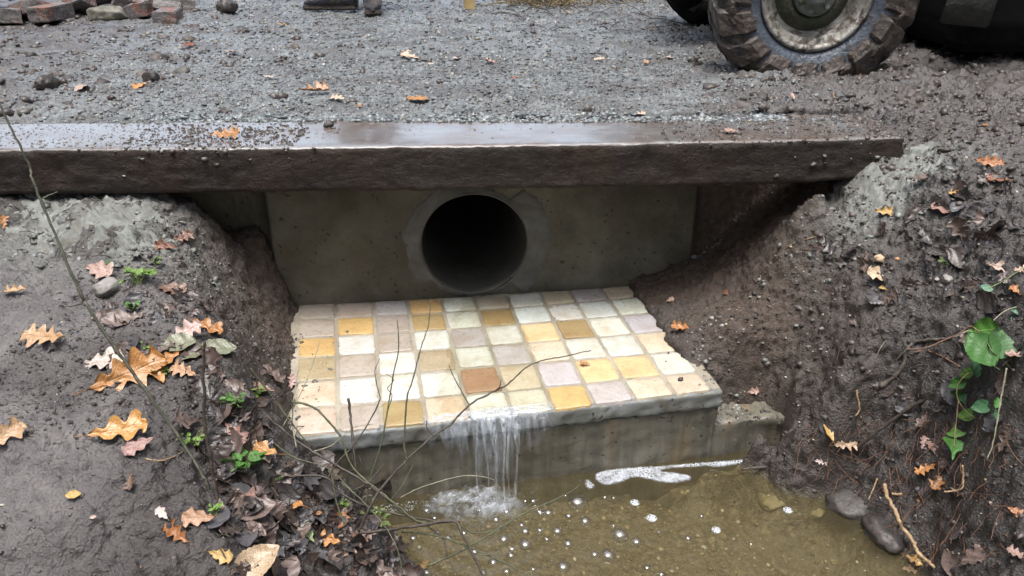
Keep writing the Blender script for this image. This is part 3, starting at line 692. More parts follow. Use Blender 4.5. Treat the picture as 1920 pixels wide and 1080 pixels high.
# pale lumpy mortar bedding under each end of the beam
def haunch(label, cx_, cy_, rx_, ry_, up_, tilt):
    nx_, ny_ = 110, 90; U, W = np.meshgrid(np.linspace(-1.25, 1.25, nx_), np.linspace(-1.25, 1.25, ny_))
    XX = cx_ + rx_*U*math.cos(tilt) - ry_*W*math.sin(tilt); YY = cy_ + rx_*U*math.sin(tilt) + ry_*W*math.cos(tilt)
    r = np.hypot(U, W) + .22*fbm(XX, YY, f=9, o=4); hb = base_h(XX, YY)
    ZZ = hb + up_*(1-r**2*1.2) + .022*np.abs(fbm(XX, YY, f=17, o=5, gain=.6, off=3)) - .008 + .005*fbm(XX, YY, f=70, o=3)
    keep = (r < 1.15)
    F = grid_faces(ny_, nx_); kv = keep.ravel(); F = F[kv[F].all(1)]
    return tag(link('mortar_haunch', np_mesh(np.stack([XX, YY, ZZ], -1).reshape(-1, 3), F), MHAUN), label, 'mortar', 'mortar bedding under the beam ends')
haunch('pale crumbly mortar bedding under the buried end of the beam, behind the thin sapling', -1.0, 1.80, .24, .11, .012, -.2)
haunch('pale grey mortar slope under the free end of the beam, below the tractor wheel', .94, 1.93, .155, .10, .012, .35)

# ------------------------------------------------------------------ scattered stones, clods (too many to count)
_ico = bmesh.new(); bmesh.ops.create_icosphere(_ico, subdivisions=1, radius=1.0)
IV = np.array([v.co[:] for v in _ico.verts]); IFc = np.array([[v.index for v in f.verts] for f in _ico.faces]); _ico.free()
_ic2 = bmesh.new(); bmesh.ops.create_icosphere(_ic2, subdivisions=2, radius=1.0)
IV2 = np.array([v.co[:] for v in _ic2.verts]); IF2 = np.array([[v.index for v in f.verts] for f in _ic2.faces]); _ic2.free()
def scatter(name, pts, label, smooth=False, fine=False, mat=None, jag=.22, up=.25):
    """pts: list of (pos, normal, size, colour, flat)"""
    iv, ifc = (IV2, IF2) if fine else (IV, IFc)
    n = len(pts); k = len(iv)
    V = np.zeros((n, k, 3)); C = np.zeros((n, k, 4))
    for i, (p, nn, s, c, fl) in enumerate(pts):
        sc = np.array([rng.uniform(.7, 1.35), rng.uniform(.6, 1.1), fl*rng.uniform(.7, 1.1)])*s
        v = iv*(1+rng.uniform(-jag, jag, (k, 1)))*sc
        a = rng.uniform(0, 6.28); ca_, sa_ = math.cos(a), math.sin(a)
        v = v @ np.array([[ca_, sa_, 0], [-sa_, ca_, 0], [0, 0, 1]])
        t = rng.uniform(-.5, .5); ct, st = math.cos(t), math.sin(t)
        v = v @ np.array([[1, 0, 0], [0, ct, st], [0, -st, ct]])
        V[i] = v + np.array(p[:]) + np.array([0, 0, s*fl*up]); C[i] = (*c, 1)
    F = (ifc[None] + (np.arange(n)*k)[:, None, None]).reshape(-1, 3)
    me = np_mesh(V.reshape(-1, 3), F)
    at = me.color_attributes.new('tint', 'FLOAT_COLOR', 'POINT'); at.data.foreach_set('color', C.reshape(-1).astype(np.float32))
    return tag(link(name, me, mat or MSC, smooth=smooth), label, kind='stuff')
def vary(c, a=.25):
    g = 1+random.uniform(-a, a); return tuple(min(1, x*g*(1+random.uniform(-.05, .05))) for x in c)
def pick_px(poly_px, n, sizes, cols, flat=.6, zmin=-.7, dens=None):
    out = []; x0 = min(p[0] for p in poly_px); x1 = max(p[0] for p in poly_px); y0 = min(p[1] for p in poly_px); y1 = max(p[1] for p in poly_px)
    W0 = [Pz(*p, 0) for p in poly_px]; return out
def area(n, x0, x1, y0, y1, size, cols, flat=.6, cond=None, zlim=-.69):
    out = []
    for _ in range(n):
        x, y = random.uniform(x0, x1), random.uniform(y0, y1)
        if cond and random.random() > cond(x, y): continue
        p, nn = down(x, y)
        if p is None or p.z < zlim: continue
        s = size[0] + (size[1]-size[0])*random.random()**3
        out.append((p, nn, s, vary(random.choice(cols)), flat*random.uniform(.7, 1.3)))
    return out
GR = [(.15, .17, .175), (.21, .235, .235), (.08, .09, .095), (.27, .29, .285), (.12, .108, .098), (.27, .245, .21), (.06, .06, .06), (.1, .1, .1), (.13, .14, .14)]
MU = [(.05, .04, .034), (.075, .06, .052), (.10, .085, .075), (.04, .03, .026)]
def gcond(x, y):
    w = .18*math.sin(x*5+y*3)+.1*math.sin(x*13-y*7)
    a = 1/(1+math.exp(-(x+1.35+w+.3*(y-2.2))*5)); b = 1/(1+math.exp((x-.78+w-.25*(y-2.2))*6)); return a*b
g1 = area(24000, -2.0, 1.3, 2.12, 3.1, (.002, .0085), GR, .6, gcond)
g1 += area(15000, -3.0, 1.6, 3.0, 5.2, (.0035, .012), GR, .65, gcond)
g1 += area(1500, -1.0, .75, 2.125, 2.20, (.005, .014), GR[:4]+[(.24, .27, .27)], .55)
g1 += area(2600, -1.35, .9, 1.93, 2.16, (.0008, .0038), GR, .5, lambda x, y: min(1, (max(0, (y-1.95)/.2))**1.6*(1.3 if x < -.5 else .7)))
g1 += area(1500, -1.4, -.75, 1.90, 2.15, (.0008, .0034), GR+[(.2, .21, .21)]*3, .45)
scatter('gravel', g1, 'blue grey crushed stone gravel covering the track', mat=mat_scatter('wet_gravel', .3), jag=.38, up=.1)
mu = area(7000, -2.6, 2.4, 2.15, 4.8, (.004, .022), MU, .75, lambda x, y: 1-.90*gcond(x, y))
crs = area(10000, .38, 1.6, .95, 2.15, (.0012, .0062), [(.045, .036, .03), (.07, .058, .05), (.032, .026, .022), (.1, .086, .074)], .8)
crs += area(4500, -.95, -.53, 1.1, 2.1, (.001, .005), [(.045, .036, .03), (.07, .058, .05), (.032, .026, .022)], .8)
crs = [q for q in crs if not (-.530 < q[0].z < -.500 and -.56 < q[0].x < .50 and q[0].y < 2.2 and random.random() < .96)]
scatter('soil_crumbs', crs, 'fine matte crumbs of brown soil covering the slopes beside the apron', jag=.5, up=.0, mat=mat_scatter('crumbly_soil', .85))
mu += area(1600, .5, 1.6, 1.0, 2.2, (.002, .010), MU+[(.13, .11, .1)], .75, lambda x, y: 1.0 if x > .75 or y < 1.7 else .6, -.7)
mu += area(900, .9, 1.7, 1.8, 2.4, (.004, .016), MU, .7)
mu += area(4200, -1.5, -.45, .8, 2.0, (.0008, .0042), MU+[(.12, .105, .095)], .7)
mu += area(900, -.85, -.53, 1.2, 2.05, (.002, .008), MU, .8)
mu = [q for q in mu if not (-.530 < q[0].z < -.500 and -.56 < q[0].x < .42 and q[0].y < 2.2 and random.random() < .93)]
scatter('mud_clods', mu, 'dark wet crumbs and clods of mud strewn over banks and track', jag=.5, up=-.1)
lum = area(420, -2.6, -.75, 2.2, 3.9, (.006, .030), MU, .75, lambda x, y: .25+.75*(x < -1.1)) + area(420, .55, 2.0, 2.15, 3.2, (.005, .024), MU, .75)
scatter('churned_lumps', lum, 'larger torn lumps of wet mud thrown up beside the gravel', jag=.42, up=-.25, fine=True, mat=mat_scatter('torn_mud', .6))
chips = area(520, -1.4, -.45, .8, 1.9, (.0012, .0045), [(.42, .36, .26), (.35, .32, .28), (.5, .47, .4), (.2, .14, .09)], .5)
chips += area(900, .42, 1.5, 1.1, 2.1, (.0012, .005), [(.42, .36, .26), (.35, .32, .28), (.5, .46, .4), (.25, .18, .12)], .5)
chips += area(420, -1.5, 1.6, 2.15, 3.6, (.002, .007), [(.5, .45, .36), (.42, .34, .24), (.55, .53, .5)], .5)
scatter('grit', chips, 'tiny pale chips of grit and flint sprinkled on the mud')
crumb = area(420, -1.15, -.70, 1.62, 1.92, (.002, .010), [(.17, .18, .165), (.12, .12, .105), (.22, .235, .215)], .6)
crumb += area(420, .62, 1.12, 1.66, 1.98, (.002, .010), [(.17, .18, .165), (.12, .12, .105), (.22, .235, .215)], .6, lambda x, y: max(0, 1-((x-.86)/.27)**2))
crumb += area(120, FR.x-.02, FR.x+.1, FR.y-.02, FR.y+.25, (.002, .009), [(.3, .3, .27), (.2, .19, .17)], .7)
crumb += area(160, BL.x-.1, FL.x+.03, FL.y, BL.y, (.002, .008), [(.2, .19, .16), (.12, .11, .1)], .7)
scatter('mortar_crumbs', crumb, 'pale crumbs of broken mortar on the mud by the beam ends', jag=.5, up=0)
bedst = []
for _ in range(2600):
    x, y = random.uniform(-.35, .95), random.uniform(.75, 1.62); p, nn = down(x, y)
    if p is not None and -.83 < p.z < -.725: bedst.append((p, nn, .0015+.006*random.random()**3, vary(random.choice([(.3, .24, .12), (.2, .15, .07), (.42, .36, .22), (.12, .09, .045), (.5, .47, .38)])), .55))
scatter('stream_gravel', bedst, 'golden brown pebbly gravel on the stream bed')

# ------------------------------------------------------------------ rocks
def rock(name, px, py, w_px, squash, label, mat, seed, cat='stone', group=None, sink=.3, z=None, yaw=None):
    p, nn, t = G(px, py); s = w_px*t/FPX/2
    bm = bmesh.new(); bmesh.ops.create_icosphere(bm, subdivisions=4, radius=1)
    co = np.array([v.co[:] for v in bm.verts]); d = 1+.22*fbm(co[:, 0]+seed*3.7, co[:, 1], co[:, 2], f=.9, o=2)+.10*fbm(co[:, 0]+seed, co[:, 1], co[:, 2], f=2.6, o=5, gain=.6)*(0.3 if name == 'pebble' else 1)
    # flatten on a few planes so that it reads as broken stone
    rr = np.random.default_rng(seed)
    P3 = co*d[:, None]
    for _ in range(7):
        n3 = rr.normal(size=3); n3 /= np.linalg.norm(n3); h = rr.uniform(.55, .85); k = P3 @ n3; P3 -= np.maximum(0, k-h)[:, None]*n3*.85
    P3 = P3*np.array(squash)*s
    for v, c in zip(bm.verts, P3): v.co = c
    o = bm_obj(name, bm, mat, None, True, loc=(p.x, p.y, p.z+s*squash[2]*(1-sink*2)), rot=(0, 0, rr.uniform(0, 6) if yaw is None else yaw))
    if name == 'rock' and mat is MSG: o.location.z = -.752
    return tag(o, label, cat, group)
MST = mat_stone('grey_stone', (.16, .15, .135), (.3, .285, .26)); MSD = mat_stone('dark_stone', (.018, .015, .013), (.06, .052, .046), .5)
MSO = mat_stone('orange_pebble', (.35, .17, .07), (.5, .28, .13)); MSTAN = mat_stone('tan_pebble', (.42, .3, .19), (.58, .45, .3)); MSG = mat_stone('algae_stone', (.12, .10, .045), (.25, .22, .12), .6)
MMOSS = mat_simple('mossy_slab', (.05, .05, .03), (.2, .19, .16), 25, .8)
rock('stone', 205, 545, 52, (1, .8, .75), 'grey angular stone half sunk in mud beside a pale leaf', MST, 2)
rock('pebble', 1648, 491, 20, (1, 1, .9), 'round tan pebble on dark soil above a tan oak leaf', MSTAN, 3, 'pebble', sink=.1)
rock('pebble', 1683, 489, 9, (1, 1, .9), 'tiny orange pebble to the side of the round tan one', MSO, 4, 'pebble', sink=.1)
rock('pebble', 1775, 528, 24, (1, .9, .8), 'smooth grey pebble sunk in dark soil of the far bank', MST, 5, 'pebble')
rock('pebble', 1756, 526, 10, (1, .9, .8), 'tiny pale grey pebble touching the smooth grey one', MST, 6, 'pebble', sink=.1)
rock('pebble', 1276, 713, 12, (1, .8, .6), 'dark round pebble on the front corner tile of the apron', MSD, 7, 'pebble', sink=.1)
rock('pebble', 617, 238, 20, (1.1, .8, .7), 'dark clod shaped stone on the wet top of the beam', MSD, 8, 'stone', sink=.2)
rock('rock', 1600, 950, 100, (1, .7, .6), 'dark wet rock at the waterline under the root bank', MSD, 9, 'rock', sink=.6)
rock('rock', 1660, 995, 90, (1, .7, .5), 'flatter dark rock half in water, nearer the tan root', MSD, 10, 'rock', sink=.6)
rock('rock', 1452, 915, 70, (1, .8, .5), 'submerged olive brown rock in the stream by the step', MSG, 11, 'rock', sink=.8)
rock('rock', 1530, 905, 60, (1, .8, .5), 'shallow ochre rock at the stream edge below the dark branch', MSG, 12, 'rock', sink=.8)
rock('stone', 90, 160, 55, (1, .7, .6), 'dark muddy lump on the track, nearest the beam', MSD, 13, 'mud lump')
rock('stone', 430, 25, 42, (1, .7, .9), 'dark rounded stone on the track between bricks and boots', MSD, 14, 'stone', sink=.15)
rock('stone', 285, 150, 34, (1, .7, .7), 'small dark muddy lump on gravel near three pale leaves', MSD, 15, 'mud lump')
rock('stone', 200, 38, 70, (1.2, .6, .5), 'pale topped flat stone lying before the brick heap', MMOSS, 16, 'stone', sink=.2)
for k, (a, b, w) in enumerate(((885, 150, 20), (1000, 120, 16), (1090, 105, 18), (1130, 195, 20), (1205, 190, 22), (365, 185, 22), (720, 150, 14), (1010, 160, 18))):
    pass

# ------------------------------------------------------------------ leaves
def leaf_mesh(kind, seed, n=30, m=9):
    rr = random.Random(seed); V = []; F = []; UV = []
    lob = rr.uniform(2.7, 4.3); am_ = rr.uniform(.18, .34); ph = rr.uniform(-.3, .3); curl = rr.uniform(.2, .9); bend = rr.uniform(-.35, .6); tw = rr.uniform(-.5, .5)
    for i in range(n+1):
        s = i/n
        for j in range(m):
            v = 2*j/(m-1)-1
            if kind == 'oak':
                env = (s**.62)*(1-s)**.40*1.42*(.66+.45*s)
                side = ph if v > 0 else ph+.35
                w = .44*env*(1-am_+am_*math.cos(2*math.pi*(lob*s-.12*lob+side)))*(1+.09*math.sin(37*s+seed+v)+.08*math.sin(11*s+seed*2+(2 if v > 0 else 0)))
            elif kind == 'oval': w = .33*math.sin(math.pi*min(1, s*.98+.01))**.75*(1-.15*s)*(1+.035*math.sin(60*s))
            elif kind == 'ivy': w = (.5*max(0, 1-abs(s-.28)/.30)+.30*max(0, 1-s)**.8*(s > .05)*min(1, s*8))*.85
            else: w = .17*math.sin(math.pi*s)**.8
            w = max(w, .006)
            x = s-.5 + (.06*abs(v)*(kind == 'oak') * (1 if s < .9 else 0)); y = v*w
            z = curl*(v*v)*w*.7 + bend*((s-.5)**2)*.55 + tw*y*(s-.5)*1.4 + .018*math.sin(17*s+5*v+seed)
            V.append((x, y, z)); UV.append((s, v*w*3.2, 0))
    for i in range(n):
        for j in range(m-1): a = i*m+j; F.append((a, a+1, a+m+1, a+m))
    # stalk
    b = len(V); r = .007; L = .16 if kind != 'ivy' else .3
    for k, (x, z) in enumerate(((-.49, V[m//2][2]), (-.49-L*.5, V[m//2][2]+.015), (-.49-L, V[m//2][2]+.05))):
        for q in range(4): th = q*math.pi/2; V.append((x, math.cos(th)*r+.02*k*tw, z+math.sin(th)*r)); UV.append((0, 0, 0))
    for k in range(2):
        for q in range(4): F.append((b+k*4+q, b+k*4+(q+1) % 4, b+(k+1)*4+(q+1) % 4, b+(k+1)*4+q))
    me = mesh(V, F); at = me.attributes.new('luv', 'FLOAT_VECTOR', 'POINT'); at.data.foreach_set('vector', np.array(UV, dtype=np.float32).ravel())
    me.polygons.foreach_set('use_smooth', [True]*len(me.polygons)); return me
OAK = [leaf_mesh('oak', k) for k in range(8)]; OVAL = [leaf_mesh('oval', k) for k in range(4)]; THIN = [leaf_mesh('thin', k, 14, 5) for k in range(2)]; IVY = [leaf_mesh('ivy', k, 20, 9) for k in range(3)]
for lst in (OAK, OVAL, THIN): 
    for me in lst: me.materials.append(MLEAF)
OVG = [leaf_mesh('oval', k+5) for k in range(3)]
for lst in (OVG, IVY):
    for me in lst: me.materials.append(MGREEN)
def leaf_rot(nn, yaw, tilt, tdir):
    z = nn.normalized(); q = z.to_track_quat('Z', 'Y').to_matrix().to_4x4()
    return (q @ Matrix.Rotation(yaw, 4, 'Z') @ Matrix.Rotation(tilt, 4, 'X') @ Matrix.Rotation(tdir, 4, 'Y'))
LC = dict(or_=(.56, .25, .05), go=(.62, .33, .08), ta=(.55, .36, .18), pk=(.40, .26, .20), pp=(.60, .46, .36), cr=(.74, .64, .46), wh=(.70, .66, .56), ru=(.30, .10, .03), br=(.17, .09, .055), dk=(.07, .045, .035),
          rb=(.20, .07, .035), ye=(.65, .47, .12), gg=(.22, .26, .16), gr=(.30, .42, .17), be=(.66, .52, .33), ob=(.42, .19, .05))
LEAVES = [
 (240,712,150,8,'go',0,'largest golden orange oak leaf on the muddy bank'),
 (222,815,112,12,'go',1,'orange oak leaf lying flat on mud below the largest orange leaf'),
 (88,640,95,5,'ta',2,'pale orange oak leaf with curled lobes alone on open mud'),
 (8,826,85,30,'ta',3,'dull ochre leaf cut off by the photo edge'),
 (188,688,98,20,'wh',6,'bleached grey white crumpled leaf behind the largest golden leaf'),
 (185,512,70,-25,'pp',4,'pinkish beige leaf leaning on the grey angular stone'),
 (33,551,44,10,'ta',5,'small tan leaf on mud above the curled orange pair'),
 (8,422,32,80,'or_',6,'small orange leaf at the photo edge below the buried beam end'),
 (188,600,36,20,'pk',7,'small pink brown leaf touching the long sapling stem'),
 (345,632,75,35,'pp',0,'pale peach leaf under the grey green leaves'),
 (388,618,66,-50,'or_',1,'orange curled leaf standing up behind the short dark stem'),
 (336,652,70,25,'gg',20,'grey green oval leaf by the short dark stem top'),
 (408,662,74,-22,'gg',21,'grey green oval leaf pointing towards the step'),
 (362,672,50,30,'gg',22,'smallest of three grey green oval leaves'),
 (342,452,46,20,'rb',2,'red brown leaf hanging over the dark bank edge'),
 (312,468,42,-10,'rb',3,'dull maroon leaf beside the red brown one on the bank edge'),
 (322,548,62,-50,'br',4,'brown folded leaf sliding down the shaded bank'),
 (312,688,72,15,'or_',5,'rusty orange leaf beyond the largest golden leaf'),
 (345,702,60,-10,'ta',6,'tan leaf between the largest golden leaf and the dark stem'),
 (262,842,62,20,'pk',7,'pinkish brown oak leaf tucked under the flat orange leaf'),
 (480,848,100,-35,'go',0,'long orange oak leaf by the bramble tangle on the bank'),
 (442,818,60,-40,'pk',1,'reddish brown leaf above the long orange oak leaf'),
 (542,945,80,-60,'or_',2,'bright orange upright oak leaf at the edge of the tangle'),
 (488,952,78,-30,'pk',3,'mauve brown oak leaf against the bright orange upright one'),
 (374,978,64,-12,'ta',4,'tan orange oak leaf on mud in front of the stem bases'),
 (333,1008,60,-45,'ob',5,'narrow orange brown leaf below the tan orange one'),
 (482,1066,104,32,'be',23,'big beige leaf with brown spots at the bottom of the photo'),
 (414,1048,50,-30,'ye',7,'yellow tan leaf touching the big beige leaf'),
 (612,1018,64,-15,'or_',0,'orange oak leaf beside the pale green leaf'),
 (576,1004,52,-70,'gr',1,'pale green oak leaf on brown litter'),
 (662,1028,66,30,'pk',2,'dull brown leaf past the pale green leaf'),
 (640,985,42,60,'ob',3,'small orange brown leaf on litter under the twigs'),
 (585,968,46,-20,'ob',4,'rust leaf between the upright orange leaf and pale green leaf'),
 (797,1066,34,60,'ta',5,'tan curled leaf at the water edge under the twigs'),
 (139,934,28,0,'ye',20,'pale yellow scrap of leaf on bare mud'),
 (176,975,12,0,'cr',20,'tiny cream scrap on mud below the yellow one'),
 (246,908,42,-60,'br',6,'faded red brown leaf pressed in mud'),
 (306,970,34,-50,'wh',7,'small grey white leaf on mud left of the stem bases'),
 (690,1010,45,10,'pk',6,'brown leaf nearest the water on the leafy slope'),
 (495,735,50,-30,'br',7,'brown leaf under the tangle beside the lowest tile'),
 (548,722,34,60,'pp',2,'pink cream leaf resting on the apron edge'),
 (357,88,38,5,'ru',0,'rust coloured leaf curled on gravel, farthest on the bricks side'),
 (437,102,32,10,'cr',1,'cream leaf on gravel between the rust leaf and the beam'),
 (506,149,28,5,'wh',2,'whitish leaf alone in the middle of the gravel'),
 (264,166,34,10,'go',3,'cream and orange leaf beside a dark muddy lump'),
 (150,170,38,5,'pp',4,'flat pinkish leaf in mud near the dark lump'),
 (590,176,62,12,'ta',5,'pale orange leaf lying in gravel behind the beam'),
 (632,189,40,-5,'cr',6,'cream leaf with brown edge next to the pale orange one'),
 (780,192,56,-12,'or_',7,'bright orange oak leaf on gravel behind the beam'),
 (673,203,16,0,'or_',1,'tiny orange leaf scrap close behind the beam'),
 (422,259,62,3,'ob',2,'torn rust and cream leaf stuck on the wet beam top'),
 (770,112,42,-4,'be',3,'narrow beige leaf edge-on in the middle of the gravel'),
 (808,124,22,4,'cr',24,'thin cream leaf sliver just below the narrow beige one'),
 (855,113,26,0,'wh',4,'pale cream leaf between the beige sliver and brown leaf'),
 (920,121,30,-8,'pk',5,'brown and cream curled leaf in mid gravel'),
 (962,150,24,-5,'ru',6,'small rust leaf on gravel below the brown and cream one'),
 (1065,26,28,15,'pp',7,'peach leaf on mud beside the dead brush'),
 (1122,115,24,-15,'cr',0,'cream leaf on gravel towards the tractor'),
 (1113,135,20,0,'br',1,'small brown leaf below the cream leaf towards the tractor'),
 (1212,121,26,10,'ta',2,'ochre leaf on mud nearing the tractor tyre'),
 (1256,113,22,0,'cr',3,'cream leaf closest to the tractor tyre'),
 (1373,251,32,0,'pk',4,'cream and rust leaf on the bare brown top of the beam'),
 (1199,219,24,-10,'cr',5,'small cream leaf at the back edge of the beam'),
 (1485,185,28,35,'pp',24,'slim peach leaf on mud under the tractor tyre'),
 (755,22,12,0,'or_',6,'tiny red orange scrap near the boots'),
 (532,50,26,0,'ta',7,'tan leaf on gravel between bricks and boots'),
 (1852,311,56,-5,'ob',0,'orange brown curled leaf, highest on the bank past the beam'),
 (1872,342,46,-5,'ru',1,'rust leaf just under the curled orange brown one'),
 (1791,362,32,60,'ye',2,'yellow starry oak leaf on dark mud past the mortar slope'),
 (1657,403,38,10,'ye',3,'yellow tan leaf at the lower edge of the mortar slope'),
 (1772,402,58,-10,'pk',4,'dull pink brown leaf under the yellow starry leaf'),
 (1843,240,16,0,'or_',5,'tiny orange leaf beyond the beam end, nearer the beam of two'),
 (1866,245,16,0,'or_',6,'tiny orange leaf beyond the beam end, farther from the beam'),
 (1650,522,52,-8,'be',7,'tan lobed oak leaf on dark soil below the round pebble'),
 (1655,546,18,0,'ye',0,'tiny yellow leaf scrap under the tan lobed leaf'),
 (1875,508,52,-5,'pp',1,'pale pink oak leaf near the photo edge on the soil bank'),
 (1912,512,32,30,'be',2,'beige leaf cut by the edge next to the pale pink one'),
 (1905,553,32,-25,'or_',3,'orange leaf over the bramble stem near the photo edge'),
 (1256,566,17,30,'be',4,'tiny beige leaf on brown soil beside the apron'),
 (1277,619,40,8,'or_',5,'bright orange leaf lying at the apron edge on soil'),
 (1097,686,22,0,'or_',6,'tiny orange star leaf on an orange tile'),
 (1360,553,22,10,'rb',7,'small dark red leaf on the brown soil slope'),
 (1583,838,52,10,'be',0,'tan leaf caught by the dark branch over the water'),
 (1552,812,46,-65,'ye',24,'slender yellow spotted leaf above the tan caught leaf'),
 (1745,845,34,-50,'pk',1,'pink brown leaf on the bank beside the ivy'),
 (1735,885,44,55,'or_',2,'orange leaf dangling above the upper tan root'),
 (1762,908,46,80,'ob',3,'orange brown lobed leaf standing behind the upper tan root'),
 (1723,936,28,80,'go',4,'small orange leaf hanging below the upper tan root'),
 (1717,1056,44,-10,'ye',5,'yellow orange leaf at the water beside the root tip'),
 (1708,1072,38,10,'pp',6,'pale pinkish leaf under the yellow orange one'),
 (1903,965,34,5,'ob',7,'orange brown round leaf low at the photo edge'),
 (1908,1046,44,0,'pk',0,'dusty brown leaf in the lowest corner of the bank'),
 (1905,672,40,40,'pk',1,'pink brown leaf under the bramble leaf'),
 (1410,738,26,0,'pk',4,'tiny pinkish leaf on soil by the mortar lump at the step end'),
 (1538,870,26,0,'wh',2,'white scrap of leaf at the water edge near the dark branch'),
 (1730,835,30,70,'pp',6,'pale leaf on bank between caught leaf and ivy'),
 (1600,610,26,-10,'dk',4,'dark crumpled leaf midway down the soil slope'),
]
for q in LC: LC[q] = (LC[q][0]*.76, LC[q][1]*.72, LC[q][2]*.80)
for (a, b, L, yaw, c, k, lab) in LEAVES:
    p, nn, t = G(a, b); s = L*t/FPX
    me = OAK[k] if k < 10 else (OVAL[k-20] if k < 24 else THIN[0])
    s *= .97
    rr = random.Random(int(a*7+b))
    nn = (nn*.35 + Vector((0, -.42, .9))*.65).normalized()
    # leaves on the distant track stand up a little so that they show
    tl = rr.uniform(-.2, .2) + (0.05 if b < 260 else .1)
    if b < 260: nn = (nn + Vector((0, .25, .6))).normalized()
    mt = leaf_rot(nn, R(yaw + (180 if rr.random() < .5 else 0)), tl, rr.uniform(-.2, .2))
    o = bpy.data.objects.new('oak_leaf' if k < 10 else 'leaf', me); COL.objects.link(o)
    o.matrix_world = Matrix.Translation(p + Vector((0, 0, .006+s*.05))) @ mt @ Matrix.Scale(s, 4)
    g = rr.uniform(.85, 1.1); cc = LC[c]; o.color = (cc[0]*g, cc[1]*g*rr.uniform(.92, 1.08), cc[2]*g, 1)
    tag(o, lab, 'leaf', 'fallen leaves lying on mud, gravel and stone')

# skeleton leaf: a lace of veins
def skeleton():
    p, nn, t = G(195, 682); rr = random.Random(5); V = []; F = []
    def add(pts, r):
        v, f = tube(pts, r, 4); b = len(V); V.extend(v); F.extend([tuple(i+b for i in q) for q in f])
    L = .105
    for k in range(9):
        x0 = (k/8-.5)*L
        for sgn in (-1, 1):
            pts = [Vector((x0+q*.008, sgn*q*.009*(1-abs(k/8-.45)), .006*math.sin(q*.9+k))) for q in range(6)]
            pts = [Vector((q.x+rr.uniform(-.002, .002), q.y+rr.uniform(-.002, .002), q.z+.004)) for q in pts]
            add(spline(pts, 3), [.0009]*16)
    for k in range(16):
        a = rr.uniform(0, 6.28); c = Vector((rr.uniform(-.05, .05), rr.uniform(-.03, .03), .005)); r = rr.uniform(.006, .014)
        add([c+Vector((math.cos(q)*r, math.sin(q)*r*.8, .003*math.sin(2*q+a))) for q in np.linspace(a, a+4.5, 12)], [.0008]*12)
    add([Vector((-.06+.012*q, 0, .006+.002*math.sin(q))) for q in range(11)], [.0011]*11)
    o = link('leaf_skeleton', mesh(V, F), mat_simple('bleached_veins', (.5, .48, .43), (.75, .73, .68), 60, .6)); o.matrix_world = Matrix.Translation(p+Vector((0, 0, .004))) @ leaf_rot(nn, .1, 0, 0)
    tag(o, 'white lacy skeleton of a decayed leaf behind the largest golden leaf', 'leaf')

# brown rotting litter on the bank by the tangle: uncountable
def litter(n, polys, label, seed):
    rr = random.Random(seed); V = []; F = []; U = []; C = []
    src = [(np.array([v.co[:] for v in me.vertices]), [tuple(p.vertices) for p in me.polygons], me) for me in OAK[:5]+OVAL[:2]]
    cols = [(.07, .05, .042), (.10, .066, .055), (.05, .042, .040), (.13, .09, .072), (.08, .076, .08), (.17, .12, .10), (.045, .035, .03)]
    for _ in range(n):
        x0, y0, x1, y1 = rr.choice(polys); a, b = rr.uniform(x0, x1), rr.uniform(y0, y1)
        if x0 < 700 and b < 560 + (a-350)*.9 - 60 and b < 860 and a > 420: continue
        p, nn, t = G(a, b)
        if p.z < -.70 : continue
        v, f, me = rr.choice(src); s = rr.uniform(.03, .075)
        m4 = leaf_rot(nn, rr.uniform(0, 6.28), rr.uniform(-.4, .4), rr.uniform(-.35, .35)) @ Matrix.Scale(s, 4); A = np.array(m4)
        w = v @ A[:3, :3].T + np.array((p + Vector((0, 0, .004)))[:]); off_ = len(V); V.extend(w.tolist()); F.extend([tuple(i+off_ for i in q) for q in f])
        c = rr.choice(cols); C.extend([(*c, 1)]*len(v))
        d = np.zeros(len(v)*3, dtype=np.float32); me.attributes['luv'].data.foreach_get('vector', d); U.append(d)
    me = mesh(V, F); at = me.color_attributes.new('tint', 'FLOAT_COLOR', 'POINT'); at.data.foreach_set('color', np.array(C, dtype=np.float32).ravel())
    o = link('leaf_litter', me, mat_scatter('rotting_leaf', .38)); return tag(o, label, kind='stuff')
litter(210, [(350, 700, 520, 880), (400, 860, 640, 1000), (440, 900, 760, 1079), (540, 960, 780, 1079)], 'rotting brown leaf litter on the slope beside the tangle', 1)
litter(110, [(1500, 420, 1900, 560), (1700, 330, 1919, 480), (1500, 780, 1900, 1079), (200, 560, 420, 700), (1650, 520, 1919, 800)], 'scattered rotting brown leaf litter trodden into the banks', 2)

# ------------------------------------------------------------------ twigs, roots, branches
def twig(name, pts, r0, r1, mat, parent=None, base_t=None, label=None, cat=None, group=None, m=6, jit=.12):
    """pts: (px, py, dt) with dt added to the depth of the first point, or (px, py) alone to lie on the ground"""
    W = []; t0 = base_t
    for q in pts:
        if len(q) == 2:
            p, nn, t = G(q[0], q[1]); W.append(p + Vector((0, 0, (r0+r1)/2*.8+.001))); t0 = t0 if t0 is not None else t
        else:
            if t0 is None: t0 = G(pts[0][0], pts[0][1])[2]
            W.append(Pt(q[0], q[1], t0+q[2]))
    S = spline(W, m); n = len(S)
    rr = random.Random(int(pts[0][0]*3+pts[0][1])); 
    for i in range(1, n-1): S[i] = S[i] + Vector((rr.uniform(-1, 1), rr.uniform(-1, 1), rr.uniform(-1, 1)))*(r0*.35)
    rad = [(r0+(r1-r0)*i/(n-1))*(1.25 if i % 9 == 4 else 1) for i in range(n)]
    V, F = tube(S, rad, 7, jit)
    if parent:
        V = [v-parent.location for v in V]
    o = link(name, mesh(V, F), mat, parent)
    if label: tag(o, label, cat, group)
    return o
MTWS = mat_simple('dull_sapling_bark', (.03, .034, .02), (.10, .10, .07), 80, .55)
pA = G(392, 916)[0]
